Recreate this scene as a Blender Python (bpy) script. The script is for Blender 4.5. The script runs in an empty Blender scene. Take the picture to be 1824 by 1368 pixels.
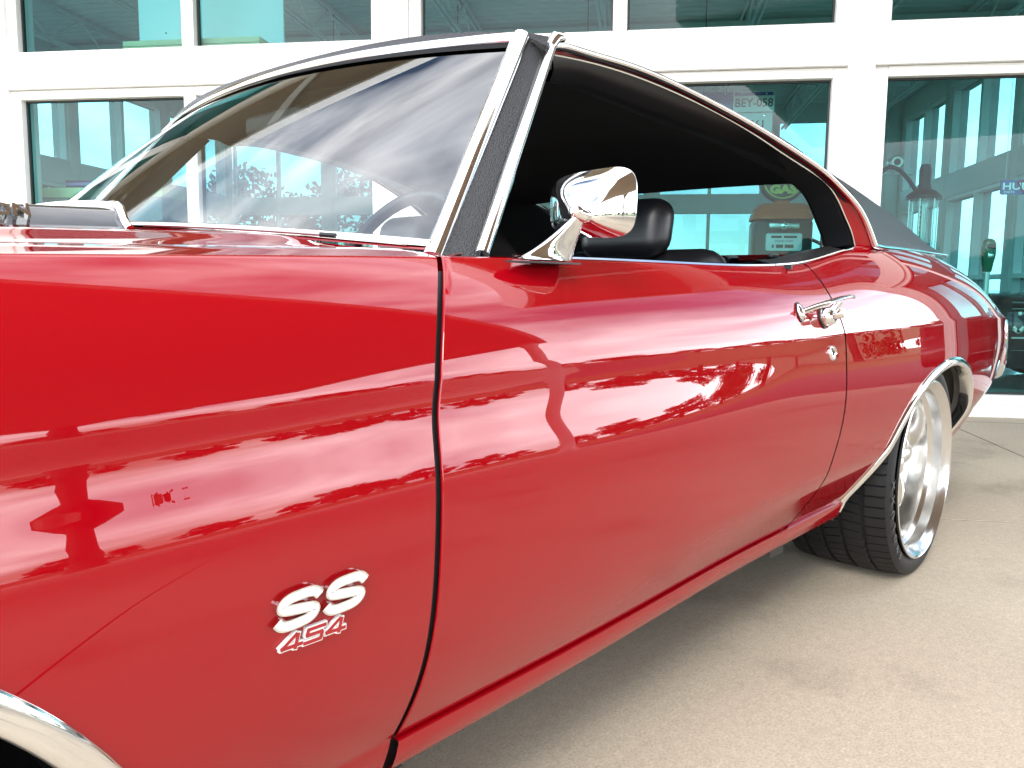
import bpy, bmesh, math, random
import numpy as np
from math import radians, sin, cos, pi, sqrt, tan, atan2
from mathutils import Vector, Matrix

random.seed(7); np.random.seed(7)
S = bpy.context.scene
COL = S.collection

# ---------------------------------------------------------------- camera
F_PX = 1471.72
YAW, PIT, ROL = radians(41.5715), radians(6.5620), radians(.5845)
CAM = np.array([.19563, -1.63841, .85068])
_f = np.array([cos(YAW)*cos(PIT), sin(YAW)*cos(PIT), -sin(PIT)])
_r = np.array([sin(YAW), -cos(YAW), 0.0]); _u = np.cross(_r, _f)
_r2 = cos(ROL)*_r + sin(ROL)*_u; _u2 = -sin(ROL)*_r + cos(ROL)*_u
cam = bpy.data.objects.new('camera', bpy.data.cameras.new('camera')); COL.objects.link(cam)
cam.data.sensor_fit = 'HORIZONTAL'; cam.data.sensor_width = 36.0
cam.data.lens = 36.0*F_PX/1824.0
cam.data.clip_start = .02; cam.data.clip_end = 2000
M = Matrix(((_r2[0], _u2[0], -_f[0], CAM[0]), (_r2[1], _u2[1], -_f[1], CAM[1]), (_r2[2], _u2[2], -_f[2], CAM[2]), (0, 0, 0, 1)))
cam.matrix_world = M
S.camera = cam

# ---------------------------------------------------------------- sky and sun
SUN_EL, SUN_AZ = radians(40), radians(205)      # azimuth of the sun, measured from +x toward +y
W = bpy.data.worlds.new('World'); S.world = W; W.use_nodes = True
nt = W.node_tree; nt.nodes.clear()
def nd(t, **k):
    n = nt.nodes.new(t)
    for a, b in k.items(): setattr(n, a, b)
    return n
out = nd('ShaderNodeOutputWorld'); bg = nd('ShaderNodeBackground'); bg.inputs['Strength'].default_value = .12
sky = nd('ShaderNodeTexSky'); sky.sky_type = 'NISHITA'; sky.sun_disc = False
sky.sun_elevation = SUN_EL; sky.sun_rotation = pi/2 - SUN_AZ
sky.air_density = 1.0; sky.dust_density = 1.0
tc = nd('ShaderNodeTexCoord'); mp = nd('ShaderNodeMapping'); mp.inputs['Scale'].default_value = (1, 1, 2.0)
no = nd('ShaderNodeTexNoise'); no.inputs['Scale'].default_value = 1.7; no.inputs['Detail'].default_value = 6
no.inputs['Roughness'].default_value = .5; no.inputs['Distortion'].default_value = .35
rp = nd('ShaderNodeValToRGB'); rp.color_ramp.elements[0].position = .35; rp.color_ramp.elements[1].position = .62
no2 = nd('ShaderNodeTexNoise'); no2.inputs['Scale'].default_value = 2.8; no2.inputs['Detail'].default_value = 5; no2.inputs['Distortion'].default_value = .5
rp2 = nd('ShaderNodeValToRGB'); rp2.color_ramp.elements[0].position = .32; rp2.color_ramp.elements[1].position = .68
rp2.color_ramp.elements[0].color = (6.8, 7.8, 9.8, 1); rp2.color_ramp.elements[1].color = (28, 28, 28.3, 1)
mx = nd('ShaderNodeMix', data_type='RGBA')
L = nt.links.new
L(tc.outputs['Generated'], mp.inputs['Vector']); L(mp.outputs['Vector'], no.inputs['Vector']); L(mp.outputs['Vector'], no2.inputs['Vector'])
L(no.outputs['Fac'], rp.inputs['Fac']); L(no2.outputs['Fac'], rp2.inputs['Fac'])
L(rp.outputs['Color'], mx.inputs['Factor']); L(sky.outputs['Color'], mx.inputs['A']); L(rp2.outputs['Color'], mx.inputs['B'])
sx = nd('ShaderNodeSeparateXYZ'); L(tc.outputs['Generated'], sx.inputs[0])
hzr = nd('ShaderNodeMapRange'); hzr.interpolation_type = 'SMOOTHSTEP'; hzr.inputs[1].default_value = 0; hzr.inputs[2].default_value = 1; hzr.inputs[3].default_value = 1.40; hzr.inputs[4].default_value = .80
L(sx.outputs['Z'], hzr.inputs[0])
hm_ = nd('ShaderNodeMix', data_type='RGBA', blend_type='MULTIPLY'); hm_.inputs['Factor'].default_value = 1
L(mx.outputs['Result'], hm_.inputs['A']); L(hzr.outputs[0], hm_.inputs['B']); L(hm_.outputs['Result'], bg.inputs['Color']); L(bg.outputs['Background'], out.inputs['Surface'])

sun = bpy.data.objects.new('sun', bpy.data.lights.new('sun', 'SUN')); COL.objects.link(sun)
sun.data.energy = .8; sun.data.angle = radians(18); sun.data.color = (1, .96, .9)
sd = Vector((cos(SUN_EL)*cos(SUN_AZ), cos(SUN_EL)*sin(SUN_AZ), sin(SUN_EL)))
sun.rotation_euler = (-sd).to_track_quat('-Z', 'Y').to_euler()
S.view_settings.view_transform = 'Standard'; S.view_settings.look = 'None'
S.view_settings.exposure = 1.2; S.view_settings.gamma = 1.0
S.render.engine = 'CYCLES'
S.cycles.use_denoising = True
S.cycles.max_bounces = 10; S.cycles.transparent_max_bounces = 24; S.cycles.glossy_bounces = 6
S.cycles.sample_clamp_indirect = 6.0
S.cycles.caustics_reflective = False; S.cycles.caustics_refractive = False

# ---------------------------------------------------------------- helpers
def ray(x, y): return _r2*(x-912)/F_PX - _u2*(y-684)/F_PX + _f
def on_plane(x, y, n, p0):
    d = ray(x, y); n = np.array(n, float); return CAM + d*(((np.array(p0)-CAM) @ n)/(d @ n))
def py(x, y, yv): return on_plane(x, y, (0, 1, 0), (0, yv, 0))

def mesh(name, V, Fc, mat=None, parent=None, smooth=True, sharp=None):
    me = bpy.data.meshes.new(name)
    me.from_pydata([tuple(map(float, v)) for v in V], [], [tuple(f) for f in Fc]); me.validate(); me.update()
    if smooth:
        me.polygons.foreach_set('use_smooth', [True]*len(me.polygons))
        if sharp: me.set_sharp_from_angle(angle=radians(sharp))
    o = bpy.data.objects.new(name, me); COL.objects.link(o)
    if mat is not None: me.materials.append(mat)
    if parent is not None: o.parent = parent
    return o
def empty(name, loc=(0, 0, 0), rz=0, label=None, cat=None, group=None):
    o = bpy.data.objects.new(name, None); COL.objects.link(o); o.location = loc; o.rotation_euler = (0, 0, rz)
    o.empty_display_size = .1
    if label: o['label'] = label; o['category'] = cat
    if group: o['group'] = group
    return o
def tag(o, label, cat, group=None):
    o['label'] = label; o['category'] = cat
    if group: o['group'] = group
    return o

class MB:
    """collects shapes into one mesh"""
    def __init__(s): s.V = []; s.F = []
    def add(s, V, Fc):
        k = len(s.V); s.V += [tuple(v) for v in V]; s.F += [tuple(i+k for i in f) for f in Fc]; return s
    def box(s, a, b):
        x0, y0, z0 = a; x1, y1, z1 = b
        return s.add([(x0,y0,z0),(x1,y0,z0),(x1,y1,z0),(x0,y1,z0),(x0,y0,z1),(x1,y0,z1),(x1,y1,z1),(x0,y1,z1)],
            [(0,3,2,1),(4,5,6,7),(0,1,5,4),(1,2,6,5),(2,3,7,6),(3,0,4,7)])
    def bbox(s, a, b, r):
        """box with chamfered edges"""
        bm = bmesh.new(); bmesh.ops.create_cube(bm, size=1)
        for v in bm.verts: v.co = Vector([a[i]+(v.co[i]+.5)*(b[i]-a[i]) for i in range(3)])
        bmesh.ops.bevel(bm, geom=bm.edges[:], offset=r, segments=2, profile=.5, affect='EDGES')
        bm.verts.index_update()
        s.add([v.co[:] for v in bm.verts], [[v.index for v in f.verts] for f in bm.faces]); bm.free(); return s
    def grid(s, P, closeu=False, closev=False):
        nu, nv = len(P), len(P[0]); V = [tuple(P[i][j]) for i in range(nu) for j in range(nv)]; Fc = []
        for i in range(nu if closeu else nu-1):
            for j in range(nv if closev else nv-1):
                i2, j2 = (i+1) % nu, (j+1) % nv
                Fc.append((i*nv+j, i2*nv+j, i2*nv+j2, i*nv+j2))
        return s.add(V, Fc)
    def tube(s, path, r, n=10, caps=True, up=(0, 0, 1)):
        P = [np.array(p, float) for p in path]; R = r if hasattr(r, '__len__') else [r]*len(P); rings = []
        for i, p in enumerate(P):
            t = P[min(i+1, len(P)-1)]-P[max(i-1, 0)]; t = t/np.linalg.norm(t)
            a = np.cross(t, up)
            if np.linalg.norm(a) < 1e-4: a = np.cross(t, (1, 0, 0))
            a /= np.linalg.norm(a); b = np.cross(t, a)
            rr = R[i]; ra, rb = (rr if hasattr(rr, '__len__') else (rr, rr))
            rings.append([p+a*ra*cos(2*pi*k/n)+b*rb*sin(2*pi*k/n) for k in range(n)])
        k0 = len(s.V); s.grid(rings, closev=True)
        if caps:
            s.F.append(tuple(k0+i for i in range(n))[::-1]); e = k0+(len(P)-1)*n; s.F.append(tuple(e+i for i in range(n)))
        return s
    def sweep(s, path, prof, A, B, caps=True):
        """profile points (a,b) placed along per-point axes A,B"""
        rings = [[np.array(p)+np.array(A[i])*a+np.array(B[i])*b for a, b in prof] for i, p in enumerate(path)]
        k0 = len(s.V); n = len(prof); s.grid(rings, closev=True)
        if caps:
            s.F.append(tuple(k0+i for i in range(n))[::-1]); e = k0+(len(path)-1)*n; s.F.append(tuple(e+i for i in range(n)))
        return s
    def lathe(s, prof, c=(0, 0, 0), axis='z', n=48, closed=False):
        """prof of (r,h)"""
        rings = []
        for k in range(n):
            a = 2*pi*k/n
            if axis == 'z': rings.append([(c[0]+r*cos(a), c[1]+r*sin(a), c[2]+h) for r, h in prof])
            elif axis == 'y': rings.append([(c[0]+r*cos(a), c[1]+h, c[2]+r*sin(a)) for r, h in prof])
            else: rings.append([(c[0]+h, c[1]+r*cos(a), c[2]+r*sin(a)) for r, h in prof])
        return s.grid(rings, closeu=True, closev=closed)
    def prism(s, pts2, h0, h1, f):
        """polygon extruded; f(a,b,h)->xyz"""
        n = len(pts2); k = len(s.V)
        s.V += [tuple(f(a, b, h0)) for a, b in pts2]+[tuple(f(a, b, h1)) for a, b in pts2]
        s.F += [tuple(k+i for i in range(n))[::-1], tuple(k+n+i for i in range(n))]
        s.F += [(k+i, k+(i+1) % n, k+n+(i+1) % n, k+n+i) for i in range(n)]
        return s
    def mirror(s):
        m = MB(); m.V = [(x, -y, z) for x, y, z in s.V]; m.F = [tuple(f[::-1]) for f in s.F]; return m
    def build(s, name, mat, parent=None, smooth=True, sharp=40): return mesh(name, s.V, s.F, mat, parent, smooth, sharp)

def text_mb(txt, size, ext=.002, f=None, bold=0.0):
    cu = bpy.data.curves.new('t', 'FONT'); cu.body = txt; cu.size = size; cu.extrude = ext; cu.align_x = 'CENTER'; cu.align_y = 'CENTER'
    cu.offset = bold; cu.resolution_u = 3
    o = bpy.data.objects.new('t', cu); COL.objects.link(o)
    dg = bpy.context.evaluated_depsgraph_get(); me = bpy.data.meshes.new_from_object(o.evaluated_get(dg))
    m = MB(); V = [v.co[:] for v in me.vertices]
    if f: V = [tuple(f(*v)) for v in V]
    m.add(V, [tuple(p.vertices) for p in me.polygons])
    bpy.data.objects.remove(o); bpy.data.curves.remove(cu); bpy.data.meshes.remove(me); return m

def spl(xs, ys):
    """natural cubic spline"""
    xs, ys = np.array(xs, float), np.array(ys, float); n = len(xs); h = np.diff(xs)
    A = np.zeros((n, n)); b = np.zeros(n); A[0, 0] = A[-1, -1] = 1
    for i in range(1, n-1):
        A[i, i-1] = h[i-1]; A[i, i] = 2*(h[i-1]+h[i]); A[i, i+1] = h[i]
        b[i] = 6*((ys[i+1]-ys[i])/h[i]-(ys[i]-ys[i-1])/h[i-1])
    m = np.linalg.solve(A, b)
    def f(x):
        x = np.clip(np.asarray(x, float), xs[0], xs[-1]); i = np.clip(np.searchsorted(xs, x)-1, 0, n-2)
        t0, t1 = xs[i+1]-x, x-xs[i]
        return m[i]*t0**3/(6*h[i])+m[i+1]*t1**3/(6*h[i])+(ys[i]/h[i]-m[i]*h[i]/6)*t0+(ys[i+1]/h[i]-m[i+1]*h[i]/6)*t1
    return f
def curve3(pts, n=60):
    """smooth curve through 3-D points"""
    P = np.array(pts, float); d = np.r_[0, np.cumsum(np.linalg.norm(np.diff(P, axis=0), axis=1))]
    t = np.linspace(0, d[-1], n); return np.stack([spl(d, P[:, k])(t) for k in range(3)], 1)
def smooth01(x, a, b): t = np.clip((np.asarray(x, float)-a)/(b-a), 0, 1); return t*t*(3-2*t)

# ---------------------------------------------------------------- materials
def mat(name, base, rough=.5, metal=0., coat=0., coat_r=.03, spec=.5, coat_ior=1.5, bump=None, var=None, sheen=0):
    m = bpy.data.materials.new(name); m.use_nodes = True; t = m.node_tree; b = t.nodes['Principled BSDF']
    b.inputs['Base Color'].default_value = (*base, 1); b.inputs['Roughness'].default_value = rough
    b.inputs['Metallic'].default_value = metal; b.inputs['Coat Weight'].default_value = coat
    b.inputs['Coat Roughness'].default_value = coat_r; b.inputs['Coat IOR'].default_value = coat_ior; b.inputs['Specular IOR Level'].default_value = spec
    tcn = t.nodes.new('ShaderNodeTexCoord')
    if var:
        scale, amt, det = var
        n = t.nodes.new('ShaderNodeTexNoise'); n.inputs['Scale'].default_value = scale; n.inputs['Detail'].default_value = det
        r = t.nodes.new('ShaderNodeMapRange'); r.inputs['From Min'].default_value = .25; r.inputs['From Max'].default_value = .75
        r.inputs['To Min'].default_value = 1-amt; r.inputs['To Max'].default_value = 1+amt
        mu = t.nodes.new('ShaderNodeMix'); mu.data_type = 'RGBA'; mu.blend_type = 'MULTIPLY'; mu.inputs['Factor'].default_value = 1
        mu.inputs['A'].default_value = (*base, 1)
        t.links.new(tcn.outputs['Object'], n.inputs['Vector']); t.links.new(n.outputs['Fac'], r.inputs['Value'])
        t.links.new(r.outputs['Result'], mu.inputs['B']); t.links.new(mu.outputs['Result'], b.inputs['Base Color'])
    if bump:
        scale, strength, dist, kind = bump
        if kind == 'vor':
            n = t.nodes.new('ShaderNodeTexVoronoi'); n.inputs['Scale'].default_value = scale; o = n.outputs['Distance']
        else:
            n = t.nodes.new('ShaderNodeTexNoise'); n.inputs['Scale'].default_value = scale; n.inputs['Detail'].default_value = 4; o = n.outputs['Fac']
        bp = t.nodes.new('ShaderNodeBump'); bp.inputs['Strength'].default_value = strength; bp.inputs['Distance'].default_value = dist
        t.links.new(tcn.outputs['Object'], n.inputs['Vector']); t.links.new(o, bp.inputs['Height']); t.links.new(bp.outputs['Normal'], b.inputs['Normal'])
    return m
def glass(name, tint, f0=.06, rough=0.0):
    """thin pane: tinted transmission plus a Schlick mirror"""
    m = bpy.data.materials.new(name); m.use_nodes = True; t = m.node_tree; t.nodes.clear(); N = t.nodes.new
    o = N('ShaderNodeOutputMaterial'); mixs = N('ShaderNodeMixShader'); tr = N('ShaderNodeBsdfTransparent'); gl = N('ShaderNodeBsdfGlossy')
    tr.inputs['Color'].default_value = (*tint, 1); gl.inputs['Roughness'].default_value = rough
    ge = N('ShaderNodeNewGeometry'); dt = N('ShaderNodeVectorMath'); dt.operation = 'DOT_PRODUCT'
    ab = N('ShaderNodeMath'); ab.operation = 'ABSOLUTE'; om = N('ShaderNodeMath'); om.operation = 'SUBTRACT'; om.inputs[0].default_value = 1
    pw = N('ShaderNodeMath'); pw.operation = 'POWER'; pw.inputs[1].default_value = 5
    ml = N('ShaderNodeMath'); ml.operation = 'MULTIPLY_ADD'; ml.inputs[1].default_value = 1-f0; ml.inputs[2].default_value = f0
    k = t.links.new
    k(ge.outputs['Normal'], dt.inputs[0]); k(ge.outputs['Incoming'], dt.inputs[1]); k(dt.outputs['Value'], ab.inputs[0])
    k(ab.outputs[0], om.inputs[1]); k(om.outputs[0], pw.inputs[0]); k(pw.outputs[0], ml.inputs[0]); k(ml.outputs[0], mixs.inputs['Fac'])
    k(tr.outputs[0], mixs.inputs[1]); k(gl.outputs[0], mixs.inputs[2]); k(mixs.outputs[0], o.inputs['Surface'])
    return m

RED = mat('red_car_paint', (.295, .0007, .0050), .6, 0, 1.0, .006, .0, coat_ior=1.58)
CHROME = mat('chrome', (.88, .88, .87), .045, 1.0)
POLISH = mat('polished_aluminium', (.76, .76, .75), .17, 1.0)
SATIN = mat('satin_steel', (.62, .60, .56), .3, 1.0)
VINYL = mat('black_vinyl_top', (.026, .028, .033), .38, spec=.5, bump=(420, .55, .0016, 'vor'))
VINYLP = mat('black_vinyl_pillar', (.016, .016, .018), .42, spec=.5, bump=(420, .8, .002, 'vor'))
RUBBER = mat('black_rubber', (.012, .012, .013), .38, spec=.5)
TYRE = mat('tyre_rubber', (.010, .010, .011), .6, spec=.4, var=(30, .15, 3))
TYREL = mat('tyre_letter', (.075, .075, .078), .6)
BLACK = mat('black_trim', (.008, .008, .009), .5)
BLACKP = mat('black_hood_paint', (.008, .008, .010), .2, 0, 1.0, .01)
LEATHER = mat('black_leather', (.008, .008, .010), .36, bump=(180, .3, .001, 'noise'))
LINER = mat('headliner', (.010, .011, .015), .85)
WELL = mat('wheel_well', (.10, .09, .078), .55, var=(12, .3, 4))
WHITEE = mat('white_enamel', (.80, .80, .78), .25, coat=.5)
REDE = mat('red_enamel', (.33, .003, .012), .25, coat=.6)
WSGLASS = glass('windshield_glass', (.70, .80, .79), .20)
CARGLASS = glass('rear_window_glass', (.82, .92, .92), .06)
BGLASS = glass('teal_building_glass', (.38, .74, .745), .03)
FARGLASS = glass('far_teal_glass', (.25, .43, .445), .06)
WFRAME = mat('white_frame', (.82, .82, .80), .42, var=(3, .03, 3))
WSTUCCO = mat('white_wall', (.82, .82, .80), .7, bump=(60, .15, .002, 'noise'), var=(2, .03, 3))
GASKET = mat('gasket', (.02, .025, .025), .5)
SOFFIT = mat('tan_soffit', (.36, .29, .21), .6, var=(4, .08, 3))
DECK = mat('metal_deck', (.66, .68, .67), .5)
STEEL = mat('white_steel', (.74, .76, .75), .5)
INWALL = mat('interior_wall', (.74, .76, .74), .8)
INFLOOR = mat('interior_floor', (.40, .40, .38), .25, coat=.3)
# concrete with mottling, speckle and stains
def concrete(name, base):
    m = bpy.data.materials.new(name); m.use_nodes = True; t = m.node_tree; b = t.nodes['Principled BSDF']; N = t.nodes.new; k = t.links.new
    b.inputs['Roughness'].default_value = .85; b.inputs['Specular IOR Level'].default_value = .3
    c = N('ShaderNodeNewGeometry'); P = c.outputs['Position']
    def noise(sc, det, lo, hi, a, bb, ro=.5):
        n = N('ShaderNodeTexNoise'); n.inputs['Scale'].default_value = sc; n.inputs['Detail'].default_value = det; n.inputs['Roughness'].default_value = ro; k(P, n.inputs['Vector'])
        r = N('ShaderNodeMapRange'); r.inputs[1].default_value = lo; r.inputs[2].default_value = hi; r.inputs[3].default_value = a; r.inputs[4].default_value = bb; k(n.outputs['Fac'], r.inputs[0]); return r.outputs[0], n
    a1, _ = noise(.9, 6, .3, .7, .88, 1.10); a2, _ = noise(170, 4, .28, .72, .72, 1.24, .75); a3, _ = noise(46, 5, .3, .7, .92, 1.07)
    a4, _ = noise(1.25, 9, .56, .70, 1.0, .68, .62)
    a5, n5 = noise(900, 1, .66, .74, 1.0, 1.5)
    cur = None
    for a in (a1, a2, a3, a4, a5):
        if cur is None: cur = a; continue
        mm = N('ShaderNodeMath'); mm.operation = 'MULTIPLY'; k(cur, mm.inputs[0]); k(a, mm.inputs[1]); cur = mm.outputs[0]
    mu = N('ShaderNodeMix'); mu.data_type = 'RGBA'; mu.blend_type = 'MULTIPLY'; mu.inputs['Factor'].default_value = 1; mu.inputs['A'].default_value = (*base, 1)
    k(cur, mu.inputs['B']); k(mu.outputs['Result'], b.inputs['Base Color'])
    n = N('ShaderNodeTexNoise'); n.inputs['Scale'].default_value = 230; n.inputs['Detail'].default_value = 5; k(P, n.inputs['Vector'])
    bp = N('ShaderNodeBump'); bp.inputs['Strength'].default_value = .45; bp.inputs['Distance'].default_value = .003; k(n.outputs['Fac'], bp.inputs['Height']); k(bp.outputs['Normal'], b.inputs['Normal'])
    return m
CONC = concrete('concrete', (.50, .435, .335))
ASPH = mat('asphalt', (.055, .055, .055), .9, var=(8, .2, 5))
GRASSM = mat('grass_ground', (.07, .11, .03), .95, var=(2, .35, 6))
LEAFM = mat('leaf', (.055, .10, .028), .6, var=(1.3, .45, 3))
LEAFD = mat('leaf_dark', (.035, .075, .025), .6, var=(1.3, .45, 3))
BARK = mat('bark', (.13, .10, .075), .9, var=(9, .3, 4))

# ================================================================= SETTING
PHI = radians(-57.148); G0 = np.array([6.617, -.2174, 0]); DU = np.array([cos(PHI), sin(PHI), 0]); DN = np.array([-sin(PHI), cos(PHI), 0])
def fac(u, v, z=0.): return G0+DU*u+DN*v+np.array([0, 0, z])

g = MB().grid([[(x, y, -.02) for y in (-900, 900)] for x in (-900, 900)]).build('ground', GRASSM, smooth=False); g['kind'] = 'structure'
# pavement of cast slabs with open joints, square to the building
pav = MB().add([tuple(fac(u, v, -.0022)) for u, v in ((-24, 14), (20, 14), (20, -21), (-24, -21))], [(0, 3, 2, 1)]).build('pavement', ASPH, smooth=False); pav['kind'] = 'structure'
us = [-.272+2.9*k for k in range(-8, 8)]; vs = [-.30, -2.893, -5.9, -8.9, -11.9, -14.9, -17.9, -20.9]
us = us[:]; gj = .005
for i in range(len(us)-1):
    for j in range(len(vs)-1):
        a = (us[i]+gj, vs[j]-gj); b = (us[i+1]-gj, vs[j+1]+gj); e = .0008
        V = [tuple(fac(*p)) for p in ((a[0]+e, a[1]-e, 0), (b[0]-e, a[1]-e, 0), (b[0]-e, b[1]+e, 0), (a[0]+e, b[1]+e, 0),
             (a[0], a[1], -.004), (b[0], a[1], -.004), (b[0], b[1], -.004), (a[0], b[1], -.004), (a[0], a[1], -.012), (b[0], a[1], -.012), (b[0], b[1], -.012), (a[0], b[1], -.012))]
        Fc = [(0, 3, 2, 1)]+[(q, (q+1) % 4, 4+(q+1) % 4, 4+q) for q in range(4)]+[(4+q, 4+(q+1) % 4, 8+(q+1) % 4, 8+q) for q in range(4)]
        mesh('slab', V, Fc, CONC, pav, smooth=False)
# strip of slab against the curb
V = [tuple(fac(*p)) for p in ((us[0], 0.3, 0), (us[-1], .3, 0), (us[-1], -.297, 0), (us[0], -.297, 0))]
mesh('slab', V, [(0, 3, 2, 1)], CONC, pav, smooth=False)
road = MB().add([tuple(fac(u, v, -.006)) for u, v in ((-120, -24), (120, -24), (120, -31), (-120, -31))], [(0, 3, 2, 1)]).build('road', ASPH, smooth=False); road['kind'] = 'structure'

# ---------------------------------------------------------------- showroom
bld = empty('showroom_building', tuple(G0), PHI, 'white framed showroom with tall teal glazing behind the red car', 'building')
Z_LT, Z_SP0, Z_SP1, Z_UB, Z_UT = 2.315, 2.395, 2.61, 2.682, 4.05
bays = [(-10.56, -7.64), (-7.24, -4.32), (-3.94, -1.02), (-.66, 2.26)]
FB = .09   # frame bar
def bar(a, b, name, parent, m=WFRAME, r=.006): return MB().bbox(a, b, r).build(name, m, parent, sharp=30)
cols = [(-11.0, -10.65), (-7.55, -7.33), (-4.23, -4.03), (-.93, -.75), (2.35, 2.62)]
for a, b in cols: bar((a, -.035, 0.08), (b, .30, 4.6), 'column', bld, WSTUCCO, .01)
bar((-11.0, -.06, -.01), (2.62, .34, .08), 'curb', bld, WSTUCCO, .012)
def tier2(parent, x0, x1, z0, z1):
    """two panes sharing one mullion"""
    m0, m1 = x0+1.404, x0+1.507
    for a, b in ((x0, m0), (m1, x1)):
        w = MB()
        w.bbox((a, -.012, z1), (b, .12, z1+.07), .006); w.bbox((a, -.012, z0-.07), (b, .12, z0), .006)
        sl, sr = (a-FB, a) if a == x0 else (m0+.0, m1-.002), (b, b+FB) if b == x1 else None
        w.bbox((sl[0], -.010, z0-.07), (sl[1], .118, z1+.07), .006)
        if sr: w.bbox((sr[0], -.010, z0-.07), (sr[1], .118, z1+.07), .006)
        o = w.build('window_frame', WFRAME, parent, sharp=30)
        gk = .013; gs = MB()
        gs.box((a, .045, z0), (a+gk, .075, z1)); gs.box((b-gk, .045, z0), (b, .075, z1))
        gs.box((a+gk, .045, z1-gk), (b-gk, .075, z1)); gs.box((a+gk, .045, z0), (b-gk, .075, z0+gk)); gs.build('gasket', GASKET, o, smooth=False)
        MB().add([(a, .06, z0), (b, .06, z0), (b, .06, z1), (a, .06, z1)], [(0, 1, 2, 3)]).build('pane', BGLASS, o, smooth=False)
for x0, x1 in bays:
    tier2(bld, x0, x1, .15, Z_LT); tier2(bld, x0, x1, Z_UB, Z_UT)
    # spandrel between the tiers, with drip moulding
    bar((x0-FB-.004, -.030, Z_SP0+.012), (x1+FB+.004, .2, Z_SP1), 'spandrel', bld, WSTUCCO, .004)
    bar((x0-FB-.004, -.050, Z_LT+.072), (x1+FB+.004, .05, Z_SP0+.010), 'drip_moulding', bld, WFRAME, .008)
    bar((x0-FB-.004, -.030, Z_UT+.072), (x1+FB+.004, .2, 4.6), 'spandrel', bld, WSTUCCO, .004)
# roof overhang with boarded soffit
EZ = 4.60
for k in range(16):
    v1 = -2.05+k*.132
    bar((-12.2, v1, EZ), (3.5, v1+.124, EZ+.02), 'soffit_board', bld, SOFFIT, .004)
bar((-12.3, -2.16, EZ-.05), (3.6, -2.06, EZ+.42), 'fascia', bld, WFRAME, .01)
bar((-12.2, -2.05, EZ+.03), (3.5, 11, EZ+.40), 'roof_slab', bld, WSTUCCO, .01)
bar((3.5, -2.05, EZ-.05), (3.6, 11, EZ+.42), 'fascia', bld, WFRAME, .01)
for u in (-9.3, -5.8, -2.5, .8): bar((u, -2.05, EZ-.06), (u+.14, -.04, EZ-.002), 'soffit_rib', bld, WFRAME, .006)
# inside: floor, corrugated deck, joists, side and rear glazing
bar((-11, .35, -.01), (2.6, 10.4, .03), 'floor', bld, INFLOOR, .002)
prof = []; vv = .32
while vv < 10.3:
    prof += [(vv, 4.30), (vv+.06, 4.30), (vv+.085, 4.35), (vv+.145, 4.35)]; vv += .17
MB().grid([[(u, a, b) for a, b in prof] for u in (-11, 2.6)]).build('roof_deck', DECK, bld, smooth=False)
def joist(u):
    m = MB(); v0, v1 = .4, 10.2
    for du in (-.03, .03):
        m.box((u+du-.012, v0, 4.24), (u+du+.012, v1, 4.29)); m.box((u+du-.012, v0, 3.84), (u+du+.012, v1, 3.88))
    n = 16
    for k in range(n):
        a = v0+(v1-v0)*k/n; b = v0+(v1-v0)*(k+1)/n
        m.tube([(u, a, 3.86 if k % 2 else 4.27), (u, b, 4.27 if k % 2 else 3.86)], .013, 6)
    return m.build('roof_joist', STEEL, bld)
for u in (-9.6, -7.9, -6.2, -4.5, -2.8, -1.1, .25, 1.6): joist(u)
m = MB().bbox((-10.9, 5.0, 3.7), (2.5, 5.16, 4.24), .01); m.build('girder', STEEL, bld)
def sidewall(uu, name):
    """glazed end wall seen from inside"""
    a, b = uu
    for v in (.4, 2.9, 5.4, 7.9, 10.2): bar((a, v-.11, .03), (b, v+.11, 4.3), 'column', bld, INWALL, .006)
    for k, (v0, v1) in enumerate(((.51, 2.79), (3.01, 5.29), (5.51, 7.79), (8.01, 10.09))):
        bar((a+.002, v0, 2.32), (b-.002, v1, 2.68), 'spandrel', bld, INWALL, .006)
        bar((a+.002, v0, 3.98), (b-.002, v1, 4.29), 'spandrel', bld, INWALL, .006)
        for (z0, z1) in ((.1, 2.32), (2.68, 3.98)):
            w = MB(); mv = (v0+v1)/2
            w.box((a+.03, v0, z0), (b-.03, v0+.05, z1)); w.box((a+.03, v1-.05, z0), (b-.03, v1, z1)); w.box((a+.03, mv-.04, z0), (b-.03, mv+.04, z1))
            w.box((a+.03, v0+.05, z1-.05), (b-.03, mv-.04, z1)); w.box((a+.03, mv+.04, z1-.05), (b-.03, v1-.05, z1))
            if z0 < 1: w.box((a+.03, v0+.05, 1.05), (b-.03, mv-.04, 1.11)); w.box((a+.03, mv+.04, 1.05), (b-.03, v1-.05, 1.11))
            o = w.build('window_frame', WFRAME, bld, smooth=False)
            for p, q in ((v0+.05, mv-.04), (mv+.04, v1-.05)):
                MB().add([((a+b)/2, p, z0), ((a+b)/2, q, z0), ((a+b)/2, q, z1-.05), ((a+b)/2, p, z1-.05)], [(0, 1, 2, 3)]).build('pane', FARGLASS, o, smooth=False)
sidewall((2.33, 2.60), 'r'); sidewall((-11.0, -10.73), 'l')
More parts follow.
